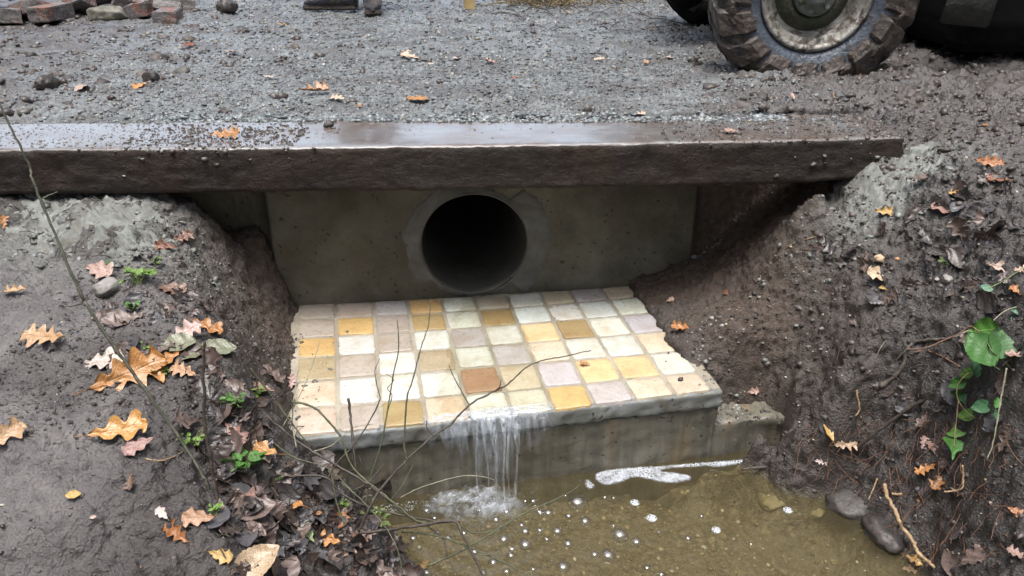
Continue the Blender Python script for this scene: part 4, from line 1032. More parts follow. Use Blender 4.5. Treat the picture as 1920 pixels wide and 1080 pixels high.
s1 = empty('sapling', pA, 0, 'long thin leaning sapling stem rising from the mud past the beam', 'sapling')
tb = G(392, 916)[2]
twig('stem', [(392,918,0),(375,885,0),(345,835,.0),(300,770,-.01),(250,700,-.02),(200,630,-.03),(158,565,-.04)], .0031, .0026, MTWS, s1, tb)
twig('stem', [(158,565,-.04),(120,480,-.05),(85,395,-.06),(62,340,-.07),(55,312,-.07),(40,280,-.08),(18,235,-.09),(-8,180,-.10)], .0026, .0015, MTWS, s1, tb)
twig('side_shoot', [(158,565,-.04),(145,572,-.04),(120,575,-.04)], .0015, .0008, MTWD, s1, tb)
twig('side_shoot', [(80,372,-.065),(95,365,-.06),(108,360,-.05)], .0013, .0007, MTWG, s1, tb)
pB = G(407, 938)[0]; tb = G(407, 938)[2]
s2 = empty('sapling', pB, 0, 'short dark upright stem beside the base of the long leaning one', 'sapling')
twig('stem', [(407,940,0),(400,895,0),(395,860,-.01),(385,800,-.02),(383,740,-.03),(381,690,-.04),(383,640,-.05)], .0032, .0022, MTWD, s2, tb)
twig('side_shoot', [(382,655,-.05),(374,646,-.05),(368,640,-.045)], .0016, .001, MTWG, s2, tb)

tg = G(673, 998); tb = 1.50
sh = empty('bare_shrub', Pt(673, 998, tb), 0, 'tangle of thin green brown bramble twigs hanging over the stream', 'shrub')
TW = [
 ([(672,997,.0),(692,955,0),(713,917,.01),(763,863,.02),(813,817,.03),(843,797,.04),(880,760,.05),(927,733,.06),(953,720,.07),(985,690,.08),(1020,675,.09),(1060,668,.1),(1108,657,.12)], .0028, .0009, 'd'),
 ([(763,863,.02),(758,830,.02),(763,747,.02),(773,715,.03),(790,650,.04),(803,610,.05),(808,560,.06)], .0019, .0008, 'g'),
 ([(813,817,.03),(801,803,.03),(800,788,.03)], .0013, .0008, 'd'),
 ([(880,760,.05),(866,735,.05),(850,705,.05),(842,685,.05)], .0013, .0007, 'g'),
 ([(927,733,.06),(936,726,.06),(940,712,.06)], .0012, .0007, 'd'),
 ([(547,753,.05),(587,763,.05),(613,787,.04),(640,820,.04),(653,863,.03),(677,893,.02),(710,920,.01),(747,950,0),(790,980,-.01),(853,977,-.02)], .0022, .0016, 'g'),
 ([(500,780,.05),(543,817,.05),(587,847,.04),(633,873,.03),(677,900,.02),(710,922,.01),(760,965,0),(800,985,0)], .0028, .0018, 'd'),
 ([(673,1000,.0),(733,993,-.01),(790,985,-.02),(850,977,-.03),(867,1003,-.04),(890,1045,-.05),(915,1100,-.06)], .0030, .0022, 'd'),
 ([(443,817,.03),(500,823,.04),(550,857,.03),(613,877,.03),(660,920,.02),(700,960,.02)], .0017, .0010, 'g'),
 ([(413,923,.0),(450,912,0),(500,902,.01),(550,893,.02),(610,895,.02),(643,927,.02),(700,953,.01),(760,967,.0),(830,980,-.01)], .0023, .0014, 'd'),
 ([(620,877,.03),(627,920,.02),(635,955,.02),(648,985,.01)], .0020, .0014, 'g'),
 ([(653,747,.05),(657,775,.05),(660,810,.04),(664,850,.03),(668,890,.03)], .0026, .0020, 'd'),
 ([(745,600,.07),(747,655,.06),(738,700,.06),(728,760,.05),(715,830,.04),(693,900,.03),(685,950,.02)], .0011, .0016, 'g'),
 ([(713,747,.05),(700,777,.05),(667,830,.04),(633,867,.03),(610,905,.02)], .0012, .0015, 'd'),
 ([(1088,908,.10),(1072,921,.09),(1030,942,.07),(988,960,.06),(935,992,.04),(900,1013,.02),(860,1035,0),(800,1062,-.02)], .0011, .0019, 'g'),
 ([(753,997,.0),(813,1003,-.01),(867,1020,-.02),(920,1043,-.03),(960,1062,-.04),(1010,1090,-.05)], .0018, .0012, 'g'),
 ([(750,933,.03),(780,918,.03),(810,907,.03),(863,893,.04),(900,893,.04),(927,900,.05)], .0009, .0007, 'p'),
 ([(560,690,.07),(552,740,.06),(548,790,.05),(556,840,.04)], .0010, .0013, 'p'),
 ([(713,747,.05),(703,700,.05),(712,672,.06)], .0010, .0006, 'g'),
 ([(727,770,.05),(735,742,.05),(727,728,.05),(738,712,.05),(722,700,.05)], .0009, .0006, 'g'),
 ([(600,640,.10),(580,700,.08),(560,745,.06),(530,800,.05)], .0007, .0010, 'p'),
 ([(470,690,.04),(500,730,.05),(530,770,.05),(575,830,.04)], .0012, .0014, 'g'),
 ([(640,905,.02),(675,935,.01),(720,985,-.01),(745,1030,-.03),(755,1075,-.04)], .0016, .0010, 'g'),
 ([(853,977,-.03),(890,1000,-.03),(935,990,-.02),(975,960,0),(1010,935,.01)], .0014, .0007, 'g'),
 ([(867,1020,-.02),(895,1040,-.03),(935,1036,-.03),(950,1010,-.02)], .0011, .0007, 'g'),
 ([(800,985,0),(830,1010,-.01),(840,1045,-.02),(860,1085,-.03)], .0013, .0008, 'd'),
 ([(520,840,.04),(545,800,.04),(548,760,.05),(540,735,.05)], .0012, .0008, 'd'),
 ([(587,847,.04),(620,836,.04),(650,812,.04),(668,800,.05),(700,795,.05)], .0011, .0006, 'p'),
 ([(700,960,.02),(740,930,.02),(770,880,.03),(778,840,.03)], .0013, .0008, 'g'),
 ([(660,920,.02),(690,905,.02),(720,870,.03),(735,850,.03)], .0012, .0007, 'd'),
]
MTWP = mat_simple('pale_bark', (.16, .15, .10), (.32, .30, .22), 80, .6)
for pts, r0, r1, c in TW:
    twig('twig', pts, r0*1.02, r1*1.02, {'d': MTWD, 'g': MTWG, 'p': MTWP}[c], sh, tb)

def G2(a, b, up=.0): p, n, t = G(a, b); return t-up
twig('branch', [(1390,880,.0),(1440,876,.0),(1500,880,-.01),(1560,868,-.05),(1600,845,-.10),(1640,812,-.14),(1680,783,-.17),(1720,755,-.20),(1765,736,-.23)], .0032, .0045, MTWD, None, 1.92, 'dark bare branch reaching from the root bank to the stream', 'branch')
twig('root', [(1658,908,.02),(1663,930,.0),(1680,960,-.02),(1690,985,-.03),(1712,1015,-.05),(1722,1036,-.07),(1745,1058,-.09),(1762,1071,-.10)], .0045, .0032, MROOT, None, G2(1690, 985, .03)+.03, 'thick tan root hanging down to the water from the bank', 'root')
twig('root', [(1672,926,0),(1710,928,-.01),(1745,928,-.02),(1785,938,-.03),(1800,943,-.03),(1825,938,-.03),(1850,932,-.02)], .0032, .0024, MROOT, None, G2(1672, 926, .02), 'tan root running level above the thick hanging one', 'root')
twig('root', [(1805,872,.0),(1806,893,0),(1804,915,0),(1790,920,.0),(1770,922,0)], .0020, .0015, MROOT, None, G2(1805, 872, .015), 'short bent tan root dropping on to the level root', 'root')
twig('root', [(1606,732,0),(1609,750,0),(1612,768,0),(1604,780,0)], .0024, .0012, MROOT, None, G2(1606, 732, .02), 'small orange tan root dangling above the caught leaf', 'root')
twig('root', [(1645,897,0),(1638,915,0),(1628,937,0)], .0018, .0012, MROOT, None, G2(1645, 897, .02), 'short tan root beside the thick hanging root', 'root')
twig('bark_strip', [(1790,633,0),(1760,640),(1745,640),(1715,645),(1700,660),(1692,690),(1672,712),(1650,728)], .0028, .0055, MBARK, None, None, 'grey peeling bark strip bending down the soil slope', 'bark')
twig('stem', [(1887,690,0),(1880,730,0),(1872,775,.0),(1862,830,0),(1850,864,.0)], .0016, .0009, MTWP, None, G2(1870, 780, .05), 'long pale stem hanging near the photo edge', 'stem')
twig('stem', [(1455,475),(1480,462),(1510,450),(1542,443)], .0018, .0010, MROOT, None, None, 'short tan twig on soil below the mortar slope', 'twig')
twig('stem', [(1715,662),(1740,660),(1770,672),(1800,690)], .0020, .0013, MROOT2, None, None, 'reddish runner crossing the soil towards the bramble leaf', 'stem')
twig('stem', [(1660,640),(1650,655),(1640,675)], .0012, .0008, MTWP, None, None, 'little pale stalk poking from the slope above the bark strip', 'stem')
twig('stem', [(415,925),(430,918),(470,913)], .0015, .0010, MTWP, None, None, 'short pale twig by the base of the dark stem', 'twig')
twig('stem', [(275,862),(300,866),(325,858),(345,848)], .0016, .0010, MROOT, None, None, 'straw coloured twig on mud right of the flat orange leaf', 'twig')
twig('stem', [(845,165,0),(850,172),(860,185)], .0012, .0008, MTWP, None, None, 'thin straw on gravel', 'twig') if False else None
twig('stem', [(1565,160),(1562,175),(1568,192)], .0016, .0010, MROOT, None, None, 'straw stem stuck in the mud under the tractor tyre', 'straw')
# fine hair roots: uncountable
def hair():
    rr = random.Random(11); V = []; F = []
    for _ in range(420):
        a, b = rr.uniform(1490, 1890), rr.uniform(770, 1060)
        if b > 850 and a < 1500+(b-850)*1.0: continue
        p, nn, t = G(a, b)
        if p.z < -.70: continue
        L = rr.uniform(.02, .075); d = Vector((rr.uniform(-1, 1), rr.uniform(-.8, .1), rr.uniform(-1, .25))).normalized()
        pts = [p+nn*.002]; q = p.copy()+nn*.003
        for k in range(5): q = q + d*(L/5) + Vector((rr.uniform(-1, 1), rr.uniform(-1, 1), -.5))*.004; pts.append(q.copy())
        S = spline(pts, 2); r = rr.uniform(.0003, .0009); v, f = tube(S, [r]*len(S), 3); o_ = len(V); V.extend(v); F.extend([tuple(i+o_ for i in x) for x in f])
    tag(link('fine_roots', mesh(V, F), MROOT2), 'mass of fine reddish hair roots in the cut bank', kind='stuff')
hair()
def straws():
    rr = random.Random(12); V = []; F = []
    for _ in range(520):
        reg = rr.choice([(350, 560, 700, 1060), (1500, 420, 1900, 760), (30, 360, 330, 560), (950, 0, 1300, 60), (380, 700, 700, 1040)])
        a, b = rr.uniform(reg[0], reg[2]), rr.uniform(reg[1], reg[3]); p, nn, t = G(a, b)
        if p.z < -.7 or (552 < a < 1180+(b-533)*.8 and 533 < b < 820): continue
        L = rr.uniform(.012, .05)*(1 if b > 100 else 3); an = rr.uniform(0, 6.28); d = Vector((math.cos(an), math.sin(an), rr.uniform(-.1, .4)))
        d = (d-nn*d.dot(nn)*.8).normalized(); q = p+nn*.002; pts = [q+d*(L*k/4)+Vector((0, 0, .004*math.sin(k))) for k in range(5)]
        S = spline(pts, 2); r = rr.uniform(.0005, .0012)*(1 if b > 100 else 2); v, f = tube(S, [r]*len(S), 4); o_ = len(V); V.extend(v); F.extend([tuple(i+o_ for i in x) for x in f])
    tag(link('twig_litter', mesh(V, F), MTWD), 'broken dark twiglets and stalks littered over the banks', kind='stuff')
straws()

# ------------------------------------------------------------------ green plants
def herb(px, py, w_px, n, label, col, kind='tuft', seed=0, h=.5):
    p, nn, t = G(px, py); s = w_px*t/FPX; rr = random.Random(seed+px)
    root = empty('small_plant', p, 0, label, 'plant', 'small green plants on the banks')
    V = []; F = []
    def addtube(pts, r):
        v, f = tube(spline(pts, 3), r, 4); o_ = len(V); V.extend(v); F.extend([tuple(i+o_ for i in x) for x in f])
    for k in range(n):
        a = rr.uniform(0, 6.28); d = rr.uniform(.1, .5)*s
        q = Vector((math.cos(a)*d, math.sin(a)*d*.8, rr.uniform(.12, h)*s*.8))
        pts = [Vector((rr.uniform(-.1, .1)*s, rr.uniform(-.1, .1)*s, -.004)), q*.6+Vector((0, 0, .1*s)), q]
        addtube(pts, [.0007]*7)
        if kind == 'grass': continue
        me = rr.choice(OVG if kind == 'tuft' else IVY); o = bpy.data.objects.new('leaf', me); COL.objects.link(o); o.parent = root
        ls = s*rr.uniform(.22, .38); o.matrix_local = Matrix.Translation(q) @ Euler((rr.uniform(-.5, .5), rr.uniform(-.6, .2), a)).to_matrix().to_4x4() @ Matrix.Scale(ls, 4)
        g = rr.uniform(.7, 1.25); o.color = (col[0]*g, col[1]*g, col[2]*g, 1)
    o = link('stem', mesh(V, F), MSTEM, root); return root
MSTEM = mat_simple('green_stem', (.08, .12, .03), (.16, .22, .07), 60, .5)
GC = (.07, .17, .035); GL = (.14, .24, .05); GD = (.05, .12, .05)
herb(252, 580, 40, 16, 'bright green rosette on the bank between sapling stem and shaded slope', GC, seed=1)
herb(262, 530, 66, 16, 'sparse mossy sprig behind the bright green rosette', GL, seed=2)
herb(200, 508, 40, 5, 'dark green leaflets behind the pinkish beige leaf', GD, seed=3)
herb(440, 760, 50, 18, 'bright green tuft by the reddish brown leaf near the step', GC, seed=4)
herb(455, 882, 80, 22, 'leafy green clump below the long orange leaf', GC, seed=5)
herb(518, 905, 34, 8, 'little green sprig under the level twig', GC, seed=6)
herb(362, 832, 50, 16, 'yellow green moss tuft beside the sapling stem', GL, seed=7)
herb(300, 705, 40, 9, 'green leaflets poking through the largest golden leaf', GL, seed=8)
herb(402, 965, 40, 10, 'yellow green sprig just in front of the two stem bases', GL, seed=9)
herb(292, 495, 34, 8, 'dull mossy sprig high on the bank edge', (.10, .14, .05), seed=10)
herb(485, 742, 40, 10, 'thin green tuft at the foot of the shaded slope', GL, seed=11)
herb(640, 950, 36, 9, 'yellowish green sprig beneath the twig tangle', GL, seed=12)
herb(705, 985, 60, 14, 'mossy green fringe at the water edge under the tangle', (.16, .22, .06), seed=13)
herb(270, 655, 30, 6, 'tiny green shoots beside the skeleton leaf', GL, seed=14)
herb(1770, 500, 40, 8, 'faint moss sprig among pebbles on the soil bank', (.08, .11, .04), seed=15)
# bramble and ivy on the far bank
def plant_leaf(root, px, py, w_px, t, col, me, rx=.6, ry=0., rz=0.):
    o = bpy.data.objects.new('leaf', me); COL.objects.link(o); o.parent = root
    s = w_px*t/FPX; p = Pt(px, py, t) - root.location
    o.matrix_local = Matrix.Translation(p) @ Matrix.Rotation(rx, 4, 'X') @ Matrix.Rotation(ry, 4, 'Y') @ Matrix.Rotation(rz, 4, 'Z') @ Matrix.Scale(s, 4); o.color = (*col, 1); return o
tt = G2(1880, 640, .04); br_ = empty('bramble', G(1890, 655)[0], 0, 'bramble with one broad ribbed green leaf near the photo edge', 'bramble')
WIDE = [leaf_mesh('oval', 31), leaf_mesh('oval', 32)]
for me in WIDE:
    me.materials.append(MGREEN)
    for v in me.vertices: v.co.y *= 1.5
plant_leaf(br_, 1840, 655, 72, tt-.01, (.045, .125, .028), WIDE[0], .75, -.15, R(118))
plant_leaf(br_, 1872, 645, 66, tt-.0, (.055, .12, .045), WIDE[1], .7, .25, R(65))
plant_leaf(br_, 1845, 620, 56, tt+.02, (.07, .18, .03), WIDE[1], 1.15, 0, R(5))
twig('stem', [(1905,700,0),(1885,680,-.01),(1862,660,-.02),(1850,640,-.01)], .0014, .001, MSTEM, br_, tt)
twig('stem', [(1850,640,0),(1822,612,.02),(1800,625,.03),(1765,640,.04),(1735,652,.05),(1700,655,.06)], .0012, .0012, MROOT2, br_, tt)
t2 = G2(1820, 740, .03); iv = empty('ivy_trail', G(1812, 780)[0], 0, 'trailing ivy with small green leaves below the broad bramble leaf', 'ivy')
for k, (a, b, w, rz) in enumerate(((1795,720,30,20),(1828,690,28,100),(1812,700,26,200),(1793,742,26,160),(1842,762,34,10),(1812,778,30,190),(1868,755,20,60),(1870,778,16,0),(1790,806,24,90),(1788,842,36,250),(1805,750,18,300))):
    tk = G2(a, b, .02); plant_leaf(iv, a, b, w*1.25, tk, [(.06, .17, .035), (.045, .13, .055), (.09, .2, .04)][k % 3], IVY[k % 3] if k > 6 else OVG[k % 3], .7+.1*(k % 3), .1*(k % 4), R(rz))
twig('stem', [(1830,690,0),(1800,715,0),(1795,745,0),(1815,775,0),(1845,790,0),(1870,790,0)], .0011, .0008, MROOT, iv, t2)
twig('stem', [(1797,750,0),(1793,790,0),(1788,840,.0)], .0009, .0007, MROOT, iv, t2)
t3 = G2(1885, 545, .03); iv2 = empty('bramble_shoot', G(1880, 560)[0], 0, 'thin bramble shoot with tiny blue green leaflets above the broad leaf', 'bramble')
for (a, b, w, rz) in ((1850,540,24,160),(1908,585,30,-20),(1912,620,24,40),(1900,600,18,90)):
    plant_leaf(iv2, a, b, w, t3, (.13, .24, .16), OVG[(a+b) % 3], .7, 0, R(rz))
twig('stem', [(1850,542,0),(1875,530,0),(1905,512,0),(1935,490,0)], .0009, .0008, MSTEM, iv2, t3)
twig('stem', [(1935,575,0),(1890,580,0),(1850,610,0),(1815,620,0),(1790,632,0)], .0011, .0011, MTWP, iv2, t3)

# ------------------------------------------------------------------ water, fall, foam, bubbles
WZ = -.713
wx = np.linspace(-.75, 1.25, 300); wy = np.linspace(-2.5, 1.72, 520); WX, WY = np.meshgrid(wx, wy)
SPL = Pz(905, 950, WZ); r = np.hypot(WX-SPL.x, WY-SPL.y)
WH = .0042*np.exp(-r*3.6)*np.sin(r*150 + 2*fbm(WX, WY, f=8, o=2)) + .006*np.exp(-(r/.07)**2)*fbm(WX, WY, f=60, o=3) + .0012*fbm(WX, WY, f=9, o=3)
w_ = link('stream_water', np_mesh(np.stack([WX, WY, WZ+WH], -1).reshape(-1, 3), grid_faces(520, 300)), MWAT); tag(w_, 'shallow clear olive brown stream water below the step', kind='structure')
MFALL = mat_film('falling_water', (.03, .34), (.66, .71, .77), (110, 110, 2.0), .15, (.45, .75))
MSHEET = mat_film('lip_water', (.0, .32), (.72, .78, .86), (60, 60, 3), .15, (.45, .78))
MFOAM = mat_foam(); MFOAM2 = mat_foam(False)
def ribbon(px, w, seed, y_off, ln=1):
    rr = random.Random(seed); n = 26; V = []; F = []
    top = None
    # lip edge under this pixel column
    u = (px-553)/(1340-553); e = FL.lerp(FR, u); e.z = 0
    c = Vector((e.x, e.y, 0)) + fnrm*.0
    ph = rr.uniform(0, 6)
    for i in range(n+1):
        s = i/n; z = lin(TZ+.004, lin(TZ, WZ-.002, ln), s**1.35)
        dz = TZ-z; out = .010+.016*min(1, dz/.05) + y_off*math.sqrt(max(dz, 0))*.12
        ww = w*(1.5*math.exp(-dz*26)+.55+.18*math.sin(s*9+ph))*(1 if ln == 1 else max(.05, 1-s**2)); th = .0022
        cen = c + fnrm*out + fdir*(.004*math.sin(s*5+ph)); cen.z = z
        if i == 0: cen = c - fnrm*.03; cen.z = TZ+.0025
        if i == 1: cen = c + fnrm*.008; cen.z = TZ+.0015
        for k in range(8):
            a = 2*math.pi*k/8; V.append(cen + fdir*(math.cos(a)*ww/2) + fnrm*(math.sin(a)*th))
    for i in range(n):
        for k in range(8): F.append((i*8+k, i*8+(k+1) % 8, (i+1)*8+(k+1) % 8, (i+1)*8+k))
    return V, F
wf = empty('waterfall', (SPL.x, SPL.y, WZ), 0, 'thin streams of clear water spilling over the tiled step', 'waterfall')
for k, (px, w, yo, ln) in enumerate(((903, .013, .5, 1), (919, .007, .9, 1), (942, .013, .55, 1), (930, .008, .35, 1), (872, .005, .2, 1), (888, .006, .3, 1))):
    V, F = ribbon(px, w, k, yo, ln); V = [v-wf.location for v in V]; link('water_strand', mesh(V, F), MFALL, wf)
# clear sheet draped over the lip, thinning to nothing below it
du_, dv_ = np.meshgrid(np.linspace(.27, .62, 150), np.linspace(0, 1, 40)); dn_ = fbm(du_*30, dv_*0, f=1, o=4)
dlen_ = .055+.05*dn_+.03*np.exp(-((du_-.46)/.07)**2)+.13*np.exp(-((du_-.45)/.075)**2)*(.75+.5*dn_); dz_ = dv_**1.3*np.maximum(.015, dlen_)
dout_ = .008+.010*np.minimum(1, dz_/.04)+.002*fbm(du_*60, dz_*20, f=1, o=3); dout_ = np.where(dv_ < .06, -.02+.028*dv_/.06, dout_)
dzz_ = np.where(dv_ < .06, .0035, .0035-dz_)
DX = FL.x+(FR.x-FL.x)*du_+fnrm.x*dout_; DY = FL.y+(FR.y-FL.y)*du_+fnrm.y*dout_; DZ = TZ+dzz_
dr = link('lip_sheet', np_mesh(np.stack([DX-wf.location.x, DY-wf.location.y, DZ-wf.location.z], -1).reshape(-1, 3), grid_faces(40, 150)), mat_fade('lip_sheet', (.62, .68, .76), 3.0, .62, (26, 26, 3.5)), wf)
fade_attr(dr, (1-dv_)**.7*sstep(.27, .32, du_)*sstep(.62, .55, du_))
fx_, fy_ = np.meshgrid(np.linspace(0, 1, 60), np.linspace(0, 1, 80)); fa_ = Vector((FL.lerp(FR, .30).x, FL.lerp(FR, .30).y, 0)); fb_ = FL.lerp(FR, .60)
p0_ = Vector((PC.x-.05, wallY(PC.x)-.01, 0)); p1_ = Vector((PC.x+.10, wallY(PC.x)-.01, 0))
ax_ = p0_.x+(p1_.x-p0_.x)*fx_; ay_ = p0_.y+(p1_.y-p0_.y)*fx_; bx_ = fa_.x+(fb_.x-fa_.x)*fx_; by_ = fa_.y+(fb_.y-fa_.y)*fx_
ex_ = ax_+(bx_-ax_)*fy_ + .02*fbm(fx_*0+fx_, fy_*2, f=2, o=3)*(np.abs(fx_-.5)*2); ey_ = ay_+(by_-ay_)*fy_
ez_ = TZ+.0028+.0012*np.abs(fbm(ex_, ey_, f=40, o=3)) - .0035*(np.abs(fx_-.5)*2)**6
wfm = link('water_film', np_mesh(np.stack([ex_-wf.location.x, ey_-wf.location.y, ez_-wf.location.z], -1).reshape(-1, 3), grid_faces(80, 60)[:, ::-1]), mat_flow(), wf)
# churned froth where it lands
rr = random.Random(21); V = []; F = []
fl_pts = []
for _ in range(450):
    g = abs(rr.gauss(0, 1))*1.5; a = rr.uniform(0, 6.28); x = SPL.x-.002+math.cos(a)*g*.042; y = SPL.y+.012+math.sin(a)*g*.03
    z = WZ + max(0, rr.gauss(.002, .010))*math.exp(-g*.8); s = rr.uniform(.0006, .0021)*math.exp(-g*.15)
    fl_pts.append((Vector((x, y, z)), None, s, (.85, .88, .9), .9))
for _ in range(420):
    g = abs(rr.gauss(0, 1)); a = rr.uniform(0, 6.28); x = SPL.x+.0+math.cos(a)*(.05+g*.09); y = SPL.y-.02+math.sin(a)*(.03+g*.05)
    fl_pts.append((Vector((x, y, WZ)), None, rr.uniform(.0005, .0018), (.85, .88, .9), .6))
for _ in range(260):    # froth line against the riser to the left
    u = rr.uniform(.12, .40); e = FL.lerp(FR, u)+fnrm*(rr.uniform(.02, .05)); fl_pts.append((Vector((e.x, e.y, WZ)), None, rr.uniform(.001, .0028), (.85, .88, .9), .6))
mx_, my_ = np.meshgrid(np.linspace(-.19, .15, 90), np.linspace(-.10, .10, 60)); mr_ = np.hypot((mx_+.015)/.11, my_/.06)+.35*fbm(mx_, my_, f=30, o=4)
mz_ = WZ-.003 + .017*np.exp(-mr_**2*1.4)*(1+1.1*fbm(mx_, my_, f=60, o=4))+.002; mf_ = grid_faces(60, 90); mf_ = mf_[(mr_.ravel()[mf_] < 1.25).all(1)]
fm = link('froth_mound', np_mesh(np.stack([mx_, my_, mz_-WZ], -1).reshape(-1, 3), mf_), mat_fade('froth_film', (.56, .61, .66), 26, .55, None, .3), wf); fm.location = (0, .008, 0)
fade_attr(fm, np.clip(1.1-mr_, 0, 1)**.8)
fr_o = scatter('froth', fl_pts, 'white churning froth and droplets where the falling water lands', True, False, MFROTH)
def foam(outline, label, h=.0022):
    S = [Pz(a, b, WZ) for a, b in outline]; S = spline(S+[S[0]], 4)[:-1]; px_ = np.array([p.x for p in S]); py_ = np.array([p.y for p in S])
    gx_, gy_ = np.meshgrid(np.arange(px_.min()-.003, px_.max()+.003, .0016), np.arange(py_.min()-.003, py_.max()+.003, .0016))
    ins = np.zeros(gx_.shape, bool); dist = np.full(gx_.shape, 1e9); n = len(S)
    for k in range(n):
        x0, y0, x1, y1 = px_[k], py_[k], px_[(k+1) % n], py_[(k+1) % n]
        c_ = ((y0 > gy_) != (y1 > gy_)) & (gx_ < (x1-x0)*(gy_-y0)/((y1-y0) if abs(y1-y0) > 1e-9 else 1e-9)+x0); ins ^= c_
        L2 = (x1-x0)**2+(y1-y0)**2+1e-12; t = np.clip(((gx_-x0)*(x1-x0)+(gy_-y0)*(y1-y0))/L2, 0, 1); dist = np.minimum(dist, np.hypot(gx_-x0-t*(x1-x0), gy_-y0-t*(y1-y0)))
    sd_ = np.where(ins, dist, -dist)+.0022*fbm(gx_, gy_, f=90, o=3)
    fd_ = np.clip((sd_+.0006)/.0070, 0, 1); F = grid_faces(*gx_.shape); F = F[(fd_.ravel()[F] > 0).any(1)]
    Z = WZ+.0012+h*np.sqrt(fd_)*(.8+.4*fbm(gx_, gy_, f=140, o=2))
    o = link('foam_patch', np_mesh(np.stack([gx_, gy_, Z], -1).reshape(-1, 3), F), MFOAM); fade_attr(o, fd_)
    return tag(o, label, 'foam', 'foam floating on the stream')
foam([(1114,893),(1125,885),(1150,880),(1200,876),(1240,874),(1300,869),(1380,863),(1440,858),(1480,856),(1478,860),(1420,866),(1345,877),(1326,875),(1300,877),(1262,879),(1240,884),(1270,887),(1294,893),(1290,902),(1255,907),(1225,902),(1190,896),(1165,905),(1140,911),(1122,906)], 'long white foam patch drifting against the step')
foam([(1098,900),(1106,902),(1115,911),(1112,917),(1102,917),(1096,908)], 'small clump of white foam by the long patch')
foam([(1385,872),(1400,866),(1330,872),(1330,878),(1350,879)], 'sliver of foam trailing from the long patch') if False else None
def bubble(px, py, r_px, label, cat='bubble', white=False):
    p = Pz(px, py, WZ); t = (p-CAM).length/ray(px, py).length; r_ = r_px*1.25*t/FPX
    bm = bmesh.new(); bmesh.ops.create_uvsphere(bm, u_segments=20, v_segments=12, radius=r_)
    bmesh.ops.delete(bm, geom=[v for v in bm.verts if v.co.z < -r_*.35], context='VERTS')
    for v in bm.verts: v.co.z *= .35 if white else .75
    o = bm_obj('bubble', bm, MFOAM2 if white else MBUB, None, True, loc=(p.x, p.y, p.z+.0005)); return tag(o, label, cat, 'bubbles floating on the stream')
bubble(1083, 943, 16, 'largest clear bubble, just below the foam patch')
bubble(1162, 1004, 14, 'ring-like clear bubble farther out in the stream')
bubble(1140, 1042, 12, 'clear bubble near the photo bottom beside a smaller one')
bubble(1056, 1064, 11, 'clear bubble lowest in the stream under the twigs')
bubble(985, 1022, 11, 'clear bubble under the green twig')
bubble(1097, 978, 9, 'clear bubble between the largest one and the ring-like one')
bubble(1193, 1017, 9, 'clear bubble close to the ring-like one')
bubble(1222, 972, 8, 'opaque white bubble alone in the middle of the stream', white=True)
bubble(1343, 994, 7, 'opaque white oval bubble farthest towards the root bank', white=True)
bubble(1190, 943, 7, 'milky bubble beneath the long foam patch', white=True)
bubble(1477, 957, 7, 'white petal-like fleck near the dark rocks', white=True)
rb = random.Random(4)
for (a, b, r_) in ((1045,997,9),(1065,1020,8),(1115,1040,7),(985,997,8),(1290,1010,6),(1213,1065,6),(1240,1078,6),(1315,968,4),(1150,934,4),(1134,933,4),(1011,960,6),(1028,962,8),(1066,968,6),(945,1012,9),(958,1042,7),(1013,962,6),(1012,995,5),(1025,1012,5),(978,985,5),(950,960,6),(800,958,7),(815,972,5),(820,1000,6),(840,1010,7),(870,1000,6),(800,1075,8),(905,1075,7),(925,1055,8),(960,1030,6),(1000,940,6),(1020,948,5),(890,1035,7),(985,940,4),(1235,998,3),(1150,986,4),(1408,1020,3),(775,1010,7),(930,975,7),(950,1072,6),(1000,1068,5),(1060,930,4)):
    bubble(a, b, r_, 'one of the small clear bubbles in the froth around the waterfall', white=False)

# ------------------------------------------------------------------ brick heap
def brick_mesh(seed):
    bm = bmesh.new(); bmesh.ops.create_cube(bm, size=1)
    for v in bm.verts: v.co = Vector((v.co.x*.215, v.co.y*.1025, v.co.z*.065))
    bmesh.ops.bevel(bm, geom=list(bm.edges), offset=.004, segments=2, affect='EDGES')
    bmesh.ops.subdivide_edges(bm, edges=[e for e in bm.edges if e.calc_length() > .03], cuts=6, use_grid_fill=True)
    co = np.array([v.co[:] for v in bm.verts]); d = .006*fbm(co[:, 0]+seed, co[:, 1], co[:, 2], f=14, o=4)
    rr = np.random.default_rng(seed); cut = rr.uniform(.02, .10)
    bm.normal_update()
    for v, x in zip(bm.verts, d): v.co += v.normal*float(x)
    if seed % 3 == 0:
        for v in bm.verts:
            k = v.co.x+v.co.y*.4-cut
            if k > 0: v.co.x -= k*.9
    me = bpy.data.meshes.new('brick'); bm.to_mesh(me); bm.free(); me.materials.append(MBRICK); return me
BR = [brick_mesh(k) for k in range(6)]
BKS = [(12,32,.0,0.1,.1,'brick at the photo edge, front of the heap'),(60,26,.0,1.3,.3,'brick standing end-on, first in the front row'),(100,30,.0,.4,.0,'orange red brick tilted in the front row of the heap'),
 (140,18,.02,1.0,.5,'brick leaning behind the pale flat stone'),(40,8,.07,.3,.2,'brick lying across the two front ones'),(0,4,.06,1.2,.4,'upper brick at the photo corner'),(95,4,.07,.8,.1,'brick resting on the orange red one'),
 (185,10,.03,.2,.3,'half buried brick in the middle of the heap'),(232,8,.02,1.2,.4,'pinkish brick in the middle behind the flat stone'),(265,22,.0,.5,.15,'lone dirty brick in front of the heap middle'),(300,18,.02,1.45,.5,'mossy topped brick leaning at the heap end'),
 (318,28,.0,.3,.0,'brick lying under the leaning mossy one'),(340,10,.0,.9,.2,'last small brick at the boots end of the heap'),(210,-8,.08,.5,.3,'brick high at the back middle of the heap'),(150,-6,.09,.1,.2,'brick at the very top of the heap'),
 (70,-14,.1,1.0,.2,'back row brick above the photo corner'),(260,-10,.05,.2,.1,'back row brick near the heap end')]
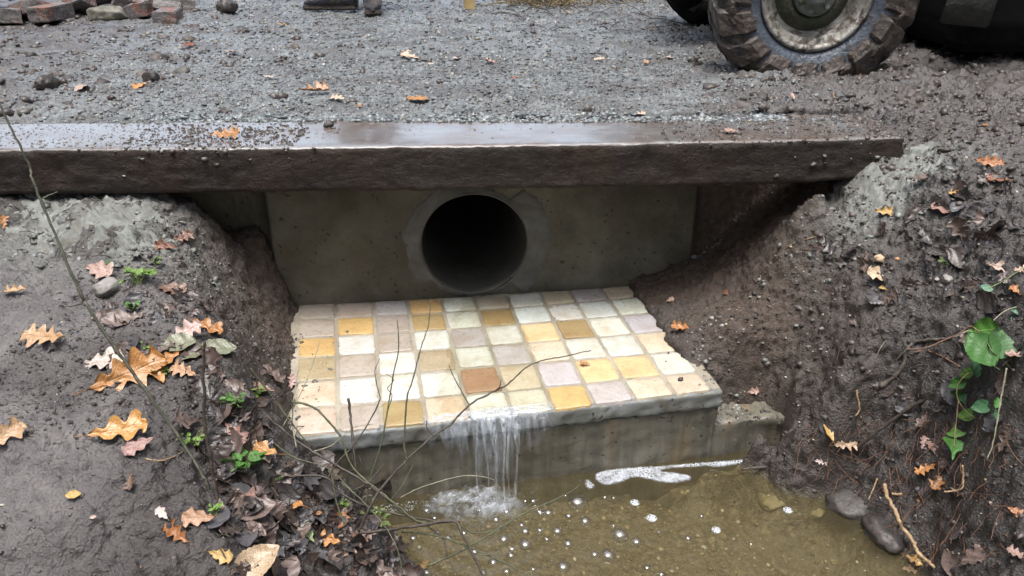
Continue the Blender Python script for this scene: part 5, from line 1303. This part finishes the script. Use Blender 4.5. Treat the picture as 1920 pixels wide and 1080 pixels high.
for k, (a, b, up_, rz, tl, lab) in enumerate(BKS):
    p = Pz(a, b+12, 0); p.z = up_+.035+.012*math.sin(k); o = bpy.data.objects.new('brick', BR[k % 6]); COL.objects.link(o); o.location = p
    o.rotation_euler = (tl*(1 if k % 2 else -1), tl*.6, rz*1.7+k*.4); tag(o, lab, 'brick', 'old red bricks in the heap')
rock('stone', 292, 8, 50, (.8, .8, 1.0), 'olive mossy block standing on the brick heap', MMOSS, 19, 'stone', sink=.1)
twig('log', [(78,20,0),(110,14,0),(150,14,.0),(190,22,.0),(225,32,-.02)], .035, .03, MMOSS, None, 4.45, 'grey mossy length of wood lying over the bricks', 'log', jit=.2)
def post():
    p = Pz(880, 14, 0); bm = bmesh.new(); bmesh.ops.create_cube(bm, size=1)
    for v in bm.verts: v.co = Vector((v.co.x*.055, v.co.y*.05, v.co.z*.7+.3))
    bmesh.ops.bevel(bm, geom=list(bm.edges), offset=.004, segments=2, affect='EDGES')
    tag(bm_obj('wooden_stake', bm, mat_simple('new_pine', (.35, .25, .10), (.55, .42, .2), 12, .6), None, False, loc=p, rot=(0, 0, .3)), 'pale yellow timber stake driven in by the track', 'stake')
post()
def brush():
    rr = random.Random(31); V = []; F = []
    for _ in range(420):
        a = rr.uniform(955, 1075) if rr.random() < .55 else rr.uniform(940, 1290); b = rr.uniform(-14, 14)+abs(a-1030)*-.04
        p = Pz(a, b, .01); L = rr.uniform(.08, .3); d = Vector((rr.uniform(-1, 1), rr.uniform(-.6, .6), rr.uniform(.1, .9))).normalized()
        pts = [p + d*(L*k/4) + Vector((0, 0, -.05*(k/4)**2)) + Vector((rr.uniform(-1, 1), 0, rr.uniform(-1, 1)))*.008 for k in range(5)]
        S = spline(pts, 2); r = rr.uniform(.0012, .004); v, f = tube(S, [r*(1-.6*i/len(S)) for i in range(len(S))], 4); o_ = len(V); V.extend(v); F.extend([tuple(i+o_ for i in x) for x in f])
    tag(link('undergrowth', mesh(V, F), mat_simple('dead_stalks', (.05, .04, .025), (.24, .18, .09), 9, .7)), 'dead tan stalks and brush at the far track edge', kind='stuff')
brush()

# ------------------------------------------------------------------ person standing on the track (only the boots are in the frame)
def skin_body(name, joints, edges, mat, parent, sub=2):
    me = bpy.data.meshes.new(name); me.from_pydata([j[0] for j in joints], edges, []); o = bpy.data.objects.new(name, me); COL.objects.link(o)
    o.modifiers.new('skin', 'SKIN'); 
    for i, j in enumerate(joints):
        sv = me.skin_vertices[0].data[i]; sv.radius = (j[1], j[1] if len(j) < 3 else j[2]); sv.use_root = (i == 0)
    s = o.modifiers.new('sub', 'SUBSURF'); s.levels = sub; s.render_levels = sub
    dg = bpy.context.evaluated_depsgraph_get(); m2 = bpy.data.meshes.new_from_object(o.evaluated_get(dg)); bpy.data.objects.remove(o)
    return link(name, m2, mat, parent)
MNAVY = mat_muddy('navy_trouser', (.018, .022, .04), (.035, .045, .075), .25, .8); MJACK = mat_simple('dark_jacket', (.02, .03, .03), (.04, .055, .05), 30, .8)
MBOOT = mat_muddy('dark_boot_leather', (.012, .013, .018), (.03, .034, .045), .35, .35); MSKIN = mat_simple('skin', (.5, .32, .24), (.6, .4, .3), 20, .5); MHAIR = mat_simple('hair', (.03, .02, .015), (.06, .04, .03), 60, .6)
def person():
    f1 = Pz(640, 18, 0); f2 = Pz(700, 20, 0); mid = (f1+f2)/2; mid.z = 0
    pr = empty('person', mid, 0, 'person in dark muddy work boots and navy trousers standing on the track', 'person')
    a = f1-mid; b = f2-mid; hip = Vector(((a.x+b.x)/2, .05, .92))
    J = [(hip, .13, .10), (hip+Vector((0, 0, .2)), .13, .10), (hip+Vector((0, 0, .42)), .16, .11), (hip+Vector((0, -.01, .56)), .06, .06), (hip+Vector((0, -.02, .64)), .075, .085), (hip+Vector((0, -.02, .74)), .07, .085)]
    L = [(hip+Vector((-.09, 0, -.06)), .085), ((a.x, a.y+.03, .48), .058), ((a.x, a.y+.04, .10), .042)]
    Rr = [(hip+Vector((.09, 0, -.06)), .085), ((b.x, b.y+.03, .48), .058), ((b.x, b.y+.04, .10), .042)]
    A1 = [(hip+Vector((-.19, 0, .47)), .05), (hip+Vector((-.25, .02, .2)), .038), (hip+Vector((-.24, -.08, -.03)), .028), (hip+Vector((-.24, -.12, -.1)), .026)]
    A2 = [(hip+Vector((.19, 0, .47)), .05), (hip+Vector((.25, .02, .2)), .038), (hip+Vector((.24, -.08, -.03)), .028), (hip+Vector((.24, -.12, -.1)), .026)]
    js = J+L+Rr+A1+A2; js = [(tuple(j[0]),)+tuple(j[1:]) for j in js]
    e = [(0,1),(1,2),(2,3),(3,4),(4,5),(0,6),(6,7),(7,8),(0,9),(9,10),(10,11),(2,12),(12,13),(13,14),(14,15),(2,16),(16,17),(17,18),(18,19)]
    skin_body('body', js, e, MSKIN, pr)
    inf = lambda j, g: (tuple(j[0]),)+tuple(r_+g for r_ in j[1:])
    skin_body('trousers', [inf(J[0], .018)]+[inf(j, .018) for j in L]+[inf(j, .018) for j in Rr], [(0,1),(1,2),(2,3),(0,4),(4,5),(5,6)], MNAVY, pr)
    skin_body('jacket', [inf(J[1], .03), inf(J[2], .025), inf(J[0], .03)]+[inf(j, .018) for j in A1[:3]]+[inf(j, .018) for j in A2[:3]], [(0,1),(0,2),(1,3),(3,4),(4,5),(1,6),(6,7),(7,8)], MJACK, pr)
    skin_body('hair', [(tuple(hip+Vector((0, .01, .70))), .078, .09), (tuple(hip+Vector((0, .01, .78))), .06, .07)], [(0,1)], MHAIR, pr)
    for (c, yaw, L_) in ((a, math.pi*.98, .29), (b, -math.pi*.45, .29)):
        V = []; F = []; n = 16; sec = []
        for i in range(15):
            s = i/14; x = -.09+L_*s; w = .038+.012*math.sin(math.pi*min(1, s*1.05)) - (.03*max(0, s-.85)/.15 if s > .85 else 0); h = .10 if s < .35 else lin(.10, .048, min(1, (s-.35)/.5)); h = h*(1-.5*max(0, s-.9)/.1)
            for k in range(n):
                t = 2*math.pi*k/n; V.append((x, math.cos(t)*w, max(.0, h/2+math.sin(t)*h/2*1.05)))
        for i in range(14):
            for k in range(n): F.append((i*n+k, i*n+(k+1) % n, (i+1)*n+(k+1) % n, (i+1)*n+k))
        F.append(tuple(range(n))[::-1]); F.append(tuple(14*n+k for k in range(n)))
        sh_ = [(.0-.045+0*1, 0)]
        bo = link('boot', mesh(V, F), MBOOT, pr); bo.location = (c.x, c.y, .012); bo.rotation_euler = (0, 0, yaw)
        v, f = tube([Vector((-.045, 0, z)) for z in (.05, .1, .15, .2, .24)], [.044, .048, .052, .056, .058], 14); link('shaft', mesh(v, f), MBOOT, bo)
        bm = bmesh.new(); bmesh.ops.create_cube(bm, size=1)
        for q in bm.verts: q.co = Vector((q.co.x*.30+.055, q.co.y*(.10 if q.co.x > 0 else .085), q.co.z*.024))
        bmesh.ops.bevel(bm, geom=list(bm.edges), offset=.01, segments=2, affect='EDGES'); bm_obj('sole', bm, MTYRE, bo)
person()

# ------------------------------------------------------------------ tractor
def wheel(parent, loc, Rw, Wd, rimr, yaw=0, detail=True, nl=16):
    """axis along local Y; outer face towards -Y. Returns the wheel (tyre mesh) with rim and hub as sub-parts"""
    n = 128 if detail else 64
    hw = Wd/2; prof = [(rimr-.004, -hw*.62), (rimr+.012, -hw*.80), (lin(rimr, Rw, .3), -hw*.98), (lin(rimr, Rw, .55), -hw*1.02), (lin(rimr, Rw, .78), -hw*.97), (Rw-.030, -hw*.84), (Rw-.018, -hw*.6), (Rw-.014, -hw*.2), (Rw-.014, hw*.2), (Rw-.018, hw*.6), (Rw-.03, hw*.84), (lin(rimr, Rw, .6), hw), (rimr, hw*.7), (rimr-.004, -hw*.62)]
    V = []; F = []; k = len(prof)
    for i in range(n):
        a = 2*math.pi*i/n
        for (r_, y) in prof: V.append((math.cos(a)*r_, y, math.sin(a)*r_))
    for i in range(n):
        for j in range(k-1): p0 = i*k+j; p1 = ((i+1) % n)*k+j; F.append((p0, p0+1, p1+1, p1))
    V = np.array(V); side = len(V)
    if detail:
        rr_ = np.hypot(V[:, 0], V[:, 2]); am = np.clip((rr_-rimr)/(Rw-rimr)-.35, 0, 1)
        d = .010*am*fbm(V[:, 0], V[:, 1], V[:, 2], f=14, o=4); V[:, 1] -= np.where(V[:, 1] < 0, d*1.2, -d); V[:, 0] *= 1+d/rr_*.6; V[:, 2] *= 1+d/rr_*.6
    ty = link('wheel', mesh(V.tolist(), F), MSIDE if detail else MTYRE, parent); ty.location = loc; ty.rotation_euler = (0, 0, yaw)
    # chevron lugs wrapping over the shoulder
    LV = []; LF = []
    for q in range(nl):
        for sgn in (-1, 1):
            a0 = 2*math.pi*(q+(.5 if sgn > 0 else 0))/nl; st = []
            path = [(0.04, Rw-.016, .0), (.35, Rw-.016, .08), (.65, Rw-.02, .17), (.88, Rw-.032, .24), (1.0, Rw-.065, .28), (1.0, Rw-.10, .30)]
            for (fy, r_, da) in path:
                wA = .042/Rw*(1+.3*(fy > .8)); hgt = .034 if fy < .95 else (.022 if r_ > Rw-.08 else .004)
                aa = a0+da*1.25
                for (da2, up_) in ((-wA, 0), (-wA*.7, 1), (wA*.7, 1), (wA, 0)):
                    if fy >= .95: rad = r_; yy = sgn*(hw*fy + hgt*up_*.9)
                    else: rad = r_+hgt*up_; yy = sgn*hw*fy*(1+.05*up_)
                    st.append((math.cos(aa+da2)*rad, yy, math.sin(aa+da2)*rad))
            b = len(LV); LV += st
            for i in range(len(path)-1):
                for j in range(3): LF.append((b+i*4+j, b+i*4+j+1, b+(i+1)*4+j+1, b+(i+1)*4+j))
            LF.append((b, b+1, b+2, b+3)); e = b+(len(path)-1)*4; LF.append((e+3, e+2, e+1, e))
    bm = bmesh.new(); vs = [bm.verts.new(v) for v in LV]
    for f in LF: bm.faces.new([vs[i] for i in f])
    bmesh.ops.recalc_face_normals(bm, faces=bm.faces)
    if detail:
        bmesh.ops.subdivide_edges(bm, edges=list(bm.edges), cuts=3, use_grid_fill=True)
        co = np.array([v.co[:] for v in bm.verts]); bm.normal_update(); d = .004*fbm(co[:, 0], co[:, 1], co[:, 2], f=17, o=4)+.003*fbm(co[:, 0], co[:, 1], co[:, 2], f=60, o=2)
        for v, x in zip(bm.verts, d): v.co += v.normal*float(x)
    bm_obj('tread', bm, MTYRE if detail else MRUBSHADE, ty, not detail)
    if detail:       # caked mud ring over the outer shoulder
        n2 = 300; m2 = 16; V = []; F = []
        for i in range(n2):
            a = 2*math.pi*i/n2
            for j in range(m2):
                s = j/(m2-1); r_ = lin(Rw-.088, Rw-.002, s)
                x, z = math.cos(a)*r_, math.sin(a)*r_; nz = float(fbm(np.array(x), np.array(z), f=11, o=4, off=3)); nz2 = float(fbm(np.array(x), np.array(z), f=42, o=3, off=7))
                edge = -.010+.020*math.sin(math.pi*min(1, s*1.05))**.6
                V.append((x, -hw*(1.02-.20*max(0, s-.6)/.4) - edge - .012*nz - .009*nz2 + .006, z))
        for i in range(n2):
            for j in range(m2-1): p0 = i*m2+j; p1 = ((i+1) % n2)*m2+j; F.append((p0, p0+1, p1+1, p1))
        link('caked_mud', mesh(V, F), MMUDC, ty)
    # rim: lip, well, dished disc
    rp = [(rimr+.004, -hw*.70), (rimr+.008, -hw*.86), (rimr-.002, -hw*.90), (rimr-.012, -hw*.84), (rimr-.014, -hw*.62), (rimr-.030, -hw*.55), (rimr-.034, -hw*.30), (rimr-.05, -hw*.22)]
    V = []; F = []; k = len(rp); n = 96
    for i in range(n):
        a = 2*math.pi*i/n
        for (r_, y) in rp: V.append((math.cos(a)*r_, y, math.sin(a)*r_))
    for i in range(n):
        for j in range(k-1): p0 = i*k+j; p1 = ((i+1) % n)*k+j; F.append((p0, p0+1, p1+1, p1))
    link('rim', mesh(V, F), MRIM if detail else MBODY, ty)
    V = []; F = []; dp = [(rimr-.049, -hw*.225), (rimr-.062, -hw*.30), (rimr*.52, -hw*.50), (rimr*.45, -hw*.52), (rimr*.43, -hw*.42), (.0005, -hw*.42)]; k = len(dp)
    for i in range(n):
        a = 2*math.pi*i/n
        for (r_, y) in dp: V.append((math.cos(a)*r_, y, math.sin(a)*r_))
    for i in range(n):
        for j in range(k-1): p0 = i*k+j; p1 = ((i+1) % n)*k+j; F.append((p0, p0+1, p1+1, p1))
    link('wheel_disc', mesh(V, F), MDISC if detail else MRUBSHADE, ty)
    V = []; F = []; hp = [(rimr*.40, -hw*.40), (rimr*.40, -hw*.62), (rimr*.34, -hw*.72), (rimr*.22, -hw*.74), (rimr*.18, -hw*.95), (rimr*.13, -hw*1.0), (.0005, -hw*1.0)]; k = len(hp)
    for i in range(40):
        a = 2*math.pi*i/40
        for (r_, y) in hp: V.append((math.cos(a)*r_, y, math.sin(a)*r_))
    for i in range(40):
        for j in range(k-1): p0 = i*k+j; p1 = ((i+1) % 40)*k+j; F.append((p0, p0+1, p1+1, p1))
    link('hub', mesh(V, F), MHUB, ty)
    if detail:
        bm = bmesh.new()
        for q in range(6):
            a = 2*math.pi*q/6+.3; m4 = Matrix.Translation((math.cos(a)*rimr*.30, -hw*.745, math.sin(a)*rimr*.30)) @ Matrix.Rotation(math.pi/2, 4, 'X')
            bmesh.ops.create_cone(bm, cap_ends=True, segments=6, radius1=.009, radius2=.008, depth=.014, matrix=m4)
        bm_obj('wheel_bolts', bm, MHUB, ty)
    return ty
MMUDC = mat_simple('caked_mud', (.022, .017, .013), (.068, .054, .044), 45, .5, .9, dist=.008)
MDISC = mat_muddy('mossy_disc', (.03, .04, .02), (.07, .085, .045), .5, .6, mud=(.05, .042, .03))
MHUB = mat_muddy('grey_green_hub', (.10, .115, .10), (.19, .21, .185), .35, .5, mud=(.06, .07, .03))
tr = empty('tractor', (1.5, 3.3, 0), 0, 'mud caked tractor parked on the track, seen only from its wheels down', 'tractor')
def L3(x, y, z): return (x-1.5, y-3.3, z)
wheel(tr, L3(.985, 2.80, .256), .312, .21, .168, R(-4))
wheel(tr, L3(1.0, 3.95, .30), .32, .22, .168, 0, False)
wheel(tr, L3(2.3, 3.0, .50), .54, .34, .28, 0, False, 20)
wheel(tr, L3(2.12, 4.1, .50), .54, .34, .28, 0, False, 20)
def part_box(name, a, b, mat, bev=.02, rot=None):
    bm = bmesh.new(); bmesh.ops.create_cube(bm, size=1)
    for v in bm.verts: v.co = Vector(((v.co.x)*(b[0]-a[0]), v.co.y*(b[1]-a[1]), v.co.z*(b[2]-a[2])))
    bmesh.ops.bevel(bm, geom=list(bm.edges), offset=bev, segments=3, affect='EDGES')
    bmesh.ops.subdivide_edges(bm, edges=[e for e in bm.edges if e.calc_length() > .08], cuts=5, use_grid_fill=True)
    c = L3((a[0]+b[0])/2, (a[1]+b[1])/2, (a[2]+b[2])/2)
    return bm_obj(name, bm, mat, tr, True, loc=c, rot=rot)
part_box('bonnet', (.55, 3.12, .62), (1.75, 3.66, 1.25), MBODY, .06)
part_box('chassis', (.6, 3.18, .34), (2.5, 3.6, .62), MBODY, .03)
part_box('front_axle', (.93, 2.92, .24), (1.05, 3.86, .33), MBODY, .02)
part_box('rear_axle', (2.02, 3.1, .42), (2.22, 4.02, .60), MBODY, .03)
part_box('seat', (1.95, 3.2, 1.05), (2.35, 3.6, 1.15), MBODY, .03)
part_box('footplate', (1.55, 2.86, .40), (2.0, 3.2, .44), MBODY, .01)
part_box('shade_box', (1.56, 2.86, .05), (3.1, 3.9, .62), MRUBSHADE, .03)  # added black box standing in for the deep shade beneath the tractor
fp = part_box('mudguard', (1.55, 2.72, .80), (2.85, 3.25, 1.15), MBODY, .03)
fl = part_box('mudflap', (1.42, 2.72, .16), (1.585, 2.745, .66), MFLAP, .006, rot=(0, .10, .05)); fl['label'] = 'dark dirty flap hanging beside the rear wheel'
# ------------------------------------------------------------------ unseen wood added to cut low light (its gap lets sky reach the beam)
def wood():
    rr = random.Random(77); V = []; F = []; T = []; TF = []
    for k in range(46):
        az = R(rr.uniform(6, 322)); d = rr.uniform(8.5, 12); x, y = math.sin(az)*d, math.cos(az)*d; h = rr.uniform(6, 9); r_ = rr.uniform(.10, .22)
        v, f = tube([Vector((x+rr.uniform(-.2, .2)*q, y+rr.uniform(-.2, .2)*q, -.4+h*q/4)) for q in range(5)], [r_*(1-.15*q) for q in range(5)], 8); o_ = len(T); T.extend(v); TF.extend([tuple(i+o_ for i in q) for q in f])
    for k in range(15000):
        az = R(rr.uniform(6, 322)); d = rr.uniform(8.2, 11.5); hh = 11+1.3*math.sin(az*7)+.8*math.sin(az*17+1); z = rr.random()**.85*hh-.3
        c = Vector((math.sin(az)*d, math.cos(az)*d, z)); s = rr.uniform(.12, .34); n = Vector((rr.gauss(0, 1), rr.gauss(0, 1), rr.gauss(0, 1))).normalized(); a = n.orthogonal().normalized(); b = n.cross(a); o_ = len(V)
        for q in range(5):
            th = q*1.2566; rad = s*rr.uniform(.5, 1.2); V.append(c+a*math.cos(th)*rad+b*math.sin(th)*rad+n*rr.uniform(-.1, .1)*s)
        F.append((o_, o_+1, o_+2)); F.append((o_, o_+2, o_+3)); F.append((o_, o_+3, o_+4))
    tag(link('blocker_wood', mesh(V, F), mat_simple('blocker_foliage', (.035, .035, .015), (.09, .08, .035), 2, .7), None, False), 'unseen foliage added around the stream to block low light', kind='stuff')
    tag(link('blocker_trunks', mesh(T, TF), MTWD), 'unseen dark trunks added to the light-blocking wood', kind='stuff')
wood()
print('done building', len(bpy.data.objects))
